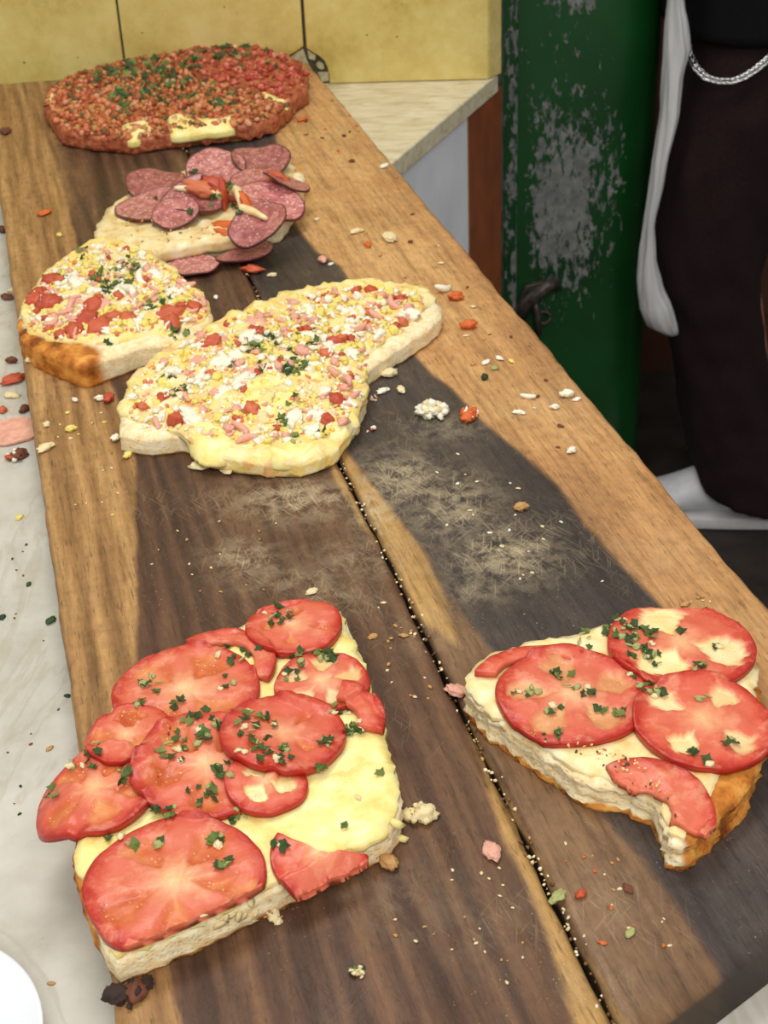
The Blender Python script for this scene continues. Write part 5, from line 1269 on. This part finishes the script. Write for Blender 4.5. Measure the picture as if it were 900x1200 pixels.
L = [('egg_bit', 'flake', 'cream_bit', 470, 458, 16, 'cream egg flake lying behind the grated egg heap', 'crumb'),
 ('egg_bit', 'flake', 'egg_white', 449, 460, 16, 'white egg flake beside the front cut of the long egg slice', 'crumb'),
 ('egg_bit', 'rock', 'cream_bit', 456, 440, 20, 'ragged cream crumb right under the long egg slice crust', 'crumb'),
 ('egg_shred', 'shred', 'egg_white', 617, 468, 22, 'curved white egg shred on the tan strip', 'crumb'),
 ('egg_bit', 'flake', 'egg_white', 608, 485, 14, 'small white egg bit just below the curved white shred', 'crumb'),
 ('egg_bit', 'rock', 'egg_white', 664, 465, 17, 'white egg lump near the right edge of the board', 'crumb'),
 ('egg_bit', 'flake', 'egg_white', 676, 469, 11, 'flat white egg bit touching the lump at the right board edge', 'crumb'),
 ('egg_bit', 'rock', 'egg_white', 650, 479, 12, 'white egg bit between the curved shred and the right board edge', 'crumb'),
 ('egg_bit', 'rock', 'egg_white', 670, 530, 14, 'pointed white egg bit alone on the tan strip near the right edge', 'crumb'),
 ('egg_bit', 'flake', 'egg_white', 569, 426, 13, 'white egg bit above the dark green herb bit', 'crumb'),
 ('egg_bit', 'flake', 'egg_white', 585, 421, 12, 'second white egg bit above the dark green herb bit', 'crumb'),
 ('egg_bit', 'flake', 'egg_yolk', 599, 424, 10, 'yellow egg bit on the tan strip beside white egg bits', 'crumb'),
 ('herb_bit', 'rock', 'herb_dark', 568, 444, 12, 'dark green herb bit on the tan strip', 'herb'),
 ('herb_bit', 'flake', 'pale_green', 579, 432, 12, 'olive green herb flake between the white egg bits', 'herb'),
 ('tomato_bit', 'dice', 'carrot', 549, 385, 20, 'orange tomato bit below the pointed end of the long egg slice', 'tomato'),
 ('tomato_bit', 'dice', 'carrot', 534, 351, 20, 'orange tomato bit at the pointed end of the long egg slice', 'tomato'),
 ('egg_shred', 'shred', 'egg_white', 520, 340, 28, 'white egg strip sticking out past the pointed end of the long egg slice', 'egg'),
 ('crust_crumb', 'flake', 'cream_bit', 456, 280, 26, 'oblong cream crumb on the tan strip behind the long egg slice', 'crumb'),
 ('tomato_bit', 'flake', 'carrot', 431, 288, 14, 'small orange bit left of the oblong cream crumb', 'crumb'),
 ('ham_bit', 'rock', 'ham', 378, 307, 15, 'round pink ham bit on the edge of the black band', 'ham'),
 ('egg_bit', 'flake', 'egg_white', 388, 310, 8, 'tiny white bit right of the round pink ham bit', 'crumb'),
 ('crust_crumb', 'flake', 'cream_bit', 418, 273, 16, 'thin cream sliver left of the oblong cream crumb', 'crumb'),
 ('egg_bit', 'flake', 'egg_white', 450, 196, 14, 'white flake at the board edge by the cream marble corner', 'crumb'),
 ('tomato_bit', 'flake', 'carrot', 53, 251, 18, 'flat orange bit on the left plank, behind the short egg slice', 'tomato'),
 ('egg_bit', 'rock', 'egg_yolk', 70, 277, 9, 'yellow egg crumb behind the short egg slice', 'crumb'),
 ('tomato_bit', 'flake', 'brown_bit', 7, 156, 18, 'brownish red bit at the far left of the board', 'crumb'),
 ('tomato_bit', 'flake', 'carrot', 354, 142, 14, 'orange flake in front of the round pizza, on the right', 'crumb'),
 ('crust_crumb', 'rock', 'crust_bit', 610, 597, 18, 'beige crust crumb near the flour patch on the black band', 'crumb'),
 ('ham_bit', 'flake', 'ham', 534, 811, 26, 'flat pink ham bit across the seam by the bitten tomato slice', 'ham'),
 ('ham_bit', 'flake', 'ham', 577, 1001, 28, 'oblong pink ham bit between the two tomato slices', 'ham'),
 ('tomato_bit', 'rock', 'tomato_bit', 681, 1050, 15, 'small dark red tomato bit on the brown wood right of the seam', 'tomato'),
 ('cheese_flake', 'flake', 'pale_green', 653, 1053, 24, 'pale greenish flake lying in the seam', 'flake'),
 ('herb_bit', 'flake', 'pale_green', 738, 1095, 16, 'light green herb bit near the near right end of the board', 'herb'),
 ('orange_bit', 'flake', 'carrot', 706, 1106, 10, 'tiny orange bit left of the light green herb bit', 'crumb'),
 ('wood_sliver', 'flake', 'brown_bit', 735, 1042, 14, 'thin reddish sliver near the blackened edge below the bitten slice', 'crumb'),
 ('crust_crumb', 'rock', 'crust_bit', 456, 1014, 28, 'tan crust crumb below the cheesy chunk', 'crumb'),
 ('crust_crumb', 'rock', 'cream_bit', 405, 1030, 10, 'little cream crumb in front of the half tomato on the large slice', 'crumb'),
 ('cream_flake', 'flake', 'cream_bit', 267, 551, 24, 'cream flake in front of the long egg slice, right one of two', 'crumb'),
 ('cream_flake', 'flake', 'cream_bit', 234, 549, 22, 'cream flake in front of the long egg slice, left one of two', 'crumb'),
 ('crust_crumb', 'flake', 'crust_bit', 437, 747, 12, 'left tan crumb of a pair right of the large tomato slice, near its far corner', 'crumb'),
 ('crust_crumb', 'flake', 'crust_bit', 473, 746, 11, 'right tan crumb of a pair right of the large tomato slice, near its far corner', 'crumb'),
 ('egg_bit', 'rock', 'egg_yolk', 83, 505, 14, 'yellow egg crumb on the left plank below the short egg slice', 'crumb'),
 ('egg_bit', 'flake', 'cream_bit', 54, 527, 22, 'ragged cream egg flake by the left edge of the board', 'crumb'),
 ('egg_bit', 'rock', 'cream_bit', 55, 499, 12, 'cream egg crumb left of the yellow one on the left plank', 'crumb'),
 ('egg_bit', 'rock', 'egg_white', 88, 470, 9, 'round white egg crumb under the crust of the short egg slice', 'crumb'),
 ('egg_bit', 'rock', 'egg_white', 117, 469, 13, 'white egg bit beside the red bit at the long slice', 'crumb'),
 ('tomato_bit', 'dice', 'tomato_bit', 128, 470, 18, 'red tomato bit at the left end of the long egg slice', 'tomato'),
 ('egg_bit', 'rock', 'egg_white', 136, 516, 14, 'white egg bit under the left end of the long egg slice', 'crumb'),
 ('egg_bit', 'rock', 'egg_yolk', 150, 536, 13, 'yellow crumb in front of the left end of the long egg slice', 'crumb'),
 ('egg_bit', 'rock', 'cream_bit', 36, 424, 14, 'cream crumb under the browned corner of the short egg slice', 'crumb'),
 ('tomato_strip', 'flake', 'tomato_bit', 296, 319, 26, 'red tomato strip by the seam in front of the loose salami', 'tomato'),
 ('egg_bit', 'flake', 'cream_bit', 319, 323, 11, 'cream bit right of the red tomato strip', 'crumb'),
 ('egg_bit', 'flake', 'egg_white', 253, 349, 9, 'white bit between the salami round and the long egg slice', 'crumb'),
 ('crust_crumb', 'flake', 'crust_bit', 803, 709, 12, 'tan crumb behind the bitten tomato slice', 'crumb'),
 ('crust_crumb', 'flake', 'cream_bit', 365, 695, 14, 'pale crumb right behind the far edge of the large tomato slice', 'crumb')]
for nm, kd, mt, px, py, w, lab, cat in L: loose(nm, kd, mt, px, py, w, lab, cat)
LM = [('tomato_bit', 'flake', 'tomato_bit', 15, 448, 26, 'flat red tomato bit on the marble beside the short egg slice', 'tomato'),
 ('meat_bit', 'rock', 'brown_bit', 14, 425, 14, 'small brown red bit on the marble, behind the flat red one', 'crumb'),
 ('meat_bit', 'rock', 'brown_bit', 29, 482, 15, 'dark brown bit on the marble behind the pink ham round', 'crumb'),
 ('meat_bit', 'rock', 'tomato_bit', 3, 483, 14, 'red bit at the frame edge on the marble', 'crumb'),
 ('meat_bit', 'rock', 'brown_bit', 3, 272, 14, 'dark bit on the marble at the far left edge of the board', 'crumb'),
 ('meat_bit', 'flake', 'brown_bit', 8, 350, 16, 'purplish bit on the marble beside the far corner of the short egg slice', 'crumb'),
 ('egg_bit', 'flake', 'cream_bit', 14, 465, 18, 'cream flake on the marble below the flat red bit', 'crumb'),
 ('egg_bit', 'flake', 'cream_bit', 20, 342, 20, 'cream flake on the marble touching the short egg slice', 'crumb'),
 ('crust_crumb', 'flake', 'crust_bit', 58, 878, 10, 'brown flake on the marble left of the large tomato slice', 'crumb'),
 ('crust_crumb', 'flake', 'crust_bit', 60, 1153, 9, 'tan crumb on the marble beside the white plate', 'crumb'),
 ('herb_bit', 'flake', 'herb', 60, 728, 14, 'olive herb flake on the marble halfway along the board', 'herb'),
 ('herb_bit', 'flake', 'herb_dark', 79, 816, 8, 'dark herb speck touching the board edge on the marble', 'herb'),
 ('herb_bit', 'flake', 'herb', 34, 685, 9, 'olive speck on the marble behind the long herb flake', 'herb'),
 ('herb_bit', 'flake', 'herb_dark', 3, 724, 10, 'dark green speck at the frame edge on the marble', 'herb'),
 ('yellow_bit', 'flake', 'egg_yolk', 23, 607, 11, 'yellow speck on the marble below the dark red scrap', 'crumb')]
for nm, kd, mt, px, py, w, lab, cat in LM: loose(nm, kd, mt, px, py, w, lab, cat, True)
# loose salami rounds and the ham round
S9 = Surf(); S9.b = BSURF.b + S5.b
o = salami(None, S9, 226, 313, 31, hz=.004, tilt=(.0, .06), curl=.08, ca=.4, tint=(1.05, 1, 1, 1), seed=83, zfix=.002, squash=.85); tag(o, 'loose salami round lying in front of the salami slice', 'salami')
o = salami(None, S9, 288, 300, 36, hz=.006, tilt=(.05, .05), curl=.15, ca=1.0, tint=(.9, .76, .78, 1), seed=84, squash=.6, rot=.5, zfix=.004); tag(o, 'torn narrow salami piece beside the loose round, under the curled one', 'salami')
c = P(15, 508, ZM)
o = disc('ham_round', M['ham'], None, (c.x, c.y), 30 * depth(15, 508, ZM) / FPX, lambda x, y: ZM + .001 + .001 * nz(x * 80, y * 80), thick=.0025, nloc=0, loc=False, seed=90, nr=8, nt=40, lobed=.1); tag(o, 'pink ham round on the marble at the left edge', 'ham')
# small countable crumbs that nothing tells apart
def many(n, poly, mats, size, label, group, marble=False, nm='crumb'):
    for p in scatter(poly, n, None): loose(nm, random.choice(('flake', 'rock')), random.choice(mats), p[0], p[1], random.uniform(*size), label, 'crumb', marble, group=group)
many(26, [(400, 140), (440, 200), (560, 340), (640, 420), (720, 520), (740, 600), (600, 480), (540, 420), (440, 330), (370, 260)], ['cream_bit', 'crust_bit', 'brown_bit'], (3.5, 8), 'tiny pale or brown crumb on the far tan strip of the board', 'crumbs on the far tan strip')
many(22, [(560, 500), (640, 560), (720, 680), (640, 700), (520, 620), (470, 540)], ['egg_white', 'cream_bit'], (3, 6), 'tiny white crumb on the black band around the flour patch', 'crumbs on the black band')
many(20, [(440, 700), (480, 720), (520, 820), (480, 830), (450, 800)], ['cream_bit', 'crust_bit'], (3, 7), 'tiny crumb beside the right side of the large tomato slice', 'crumbs beside the large tomato slice')
many(24, [(430, 1010), (560, 960), (640, 1100), (600, 1180), (460, 1100)], ['cream_bit', 'crust_bit'], (3, 6), 'tiny tan crumb on the near walnut wood in front of the slices', 'crumbs on the near wood')
many(20, [(640, 970), (720, 1000), (790, 1090), (800, 1130), (700, 1080)], ['cream_bit', 'crust_bit', 'carrot'], (3, 6), 'tiny crumb on the brown wood below the bitten slice', 'crumbs below the bitten slice')
many(16, [(50, 480), (130, 480), (150, 620), (70, 600)], ['egg_yolk', 'cream_bit'], (3, 6), 'tiny egg crumb on the light outer strip below the short egg slice', 'egg crumbs on the light strip')
many(16, [(170, 590), (330, 600), (320, 700), (180, 700)], ['cream_bit', 'crust_bit'], (3, 5), 'tiny pale crumb on the walnut wood behind the large tomato slice', 'crumbs behind the large tomato slice')
many(14, [(790, 690), (840, 700), (880, 740), (830, 725)], ['crust_bit', 'cream_bit'], (3, 6), 'tiny crumb on the tan strip behind the bitten slice', 'crumbs behind the bitten slice')
many(12, [(380, 90), (440, 180), (400, 200), (340, 150)], ['brown_bit', 'crust_bit', 'carrot'], (3, 7), 'tiny crumb on the tan wood right of the round pizza', 'crumbs right of the round pizza')
many(16, [(5, 560), (40, 600), (75, 800), (60, 1000), (20, 1100), (5, 900)], ['herb_dark', 'brown_bit'], (2.5, 5), 'tiny dark speck of herb on the white marble', 'herb specks on the marble', True, 'herb_speck')
# dust of crumbs caught in the seam
it = []
for k in range(420):
    t = random.random(); q = Sa.lerp(Sb, t) + Bu * random.gauss(0, .0022)
    it.append((Vector((q.x, q.y, -.001 if abs(random.gauss(0, 1)) > .5 else -.003)), UP, random.uniform(.001, .0032), random.choice([rgb(226, 204, 160), rgb(190, 150, 96), rgb(120, 90, 60), rgb(240, 226, 196), rgb(90, 66, 44)])))
o = stuff_bits('seam_crumbs', it, M['bits'], None); tag(o, 'fine bread crumbs caught along the seam between the planks', 'crumbs', kind='stuff')
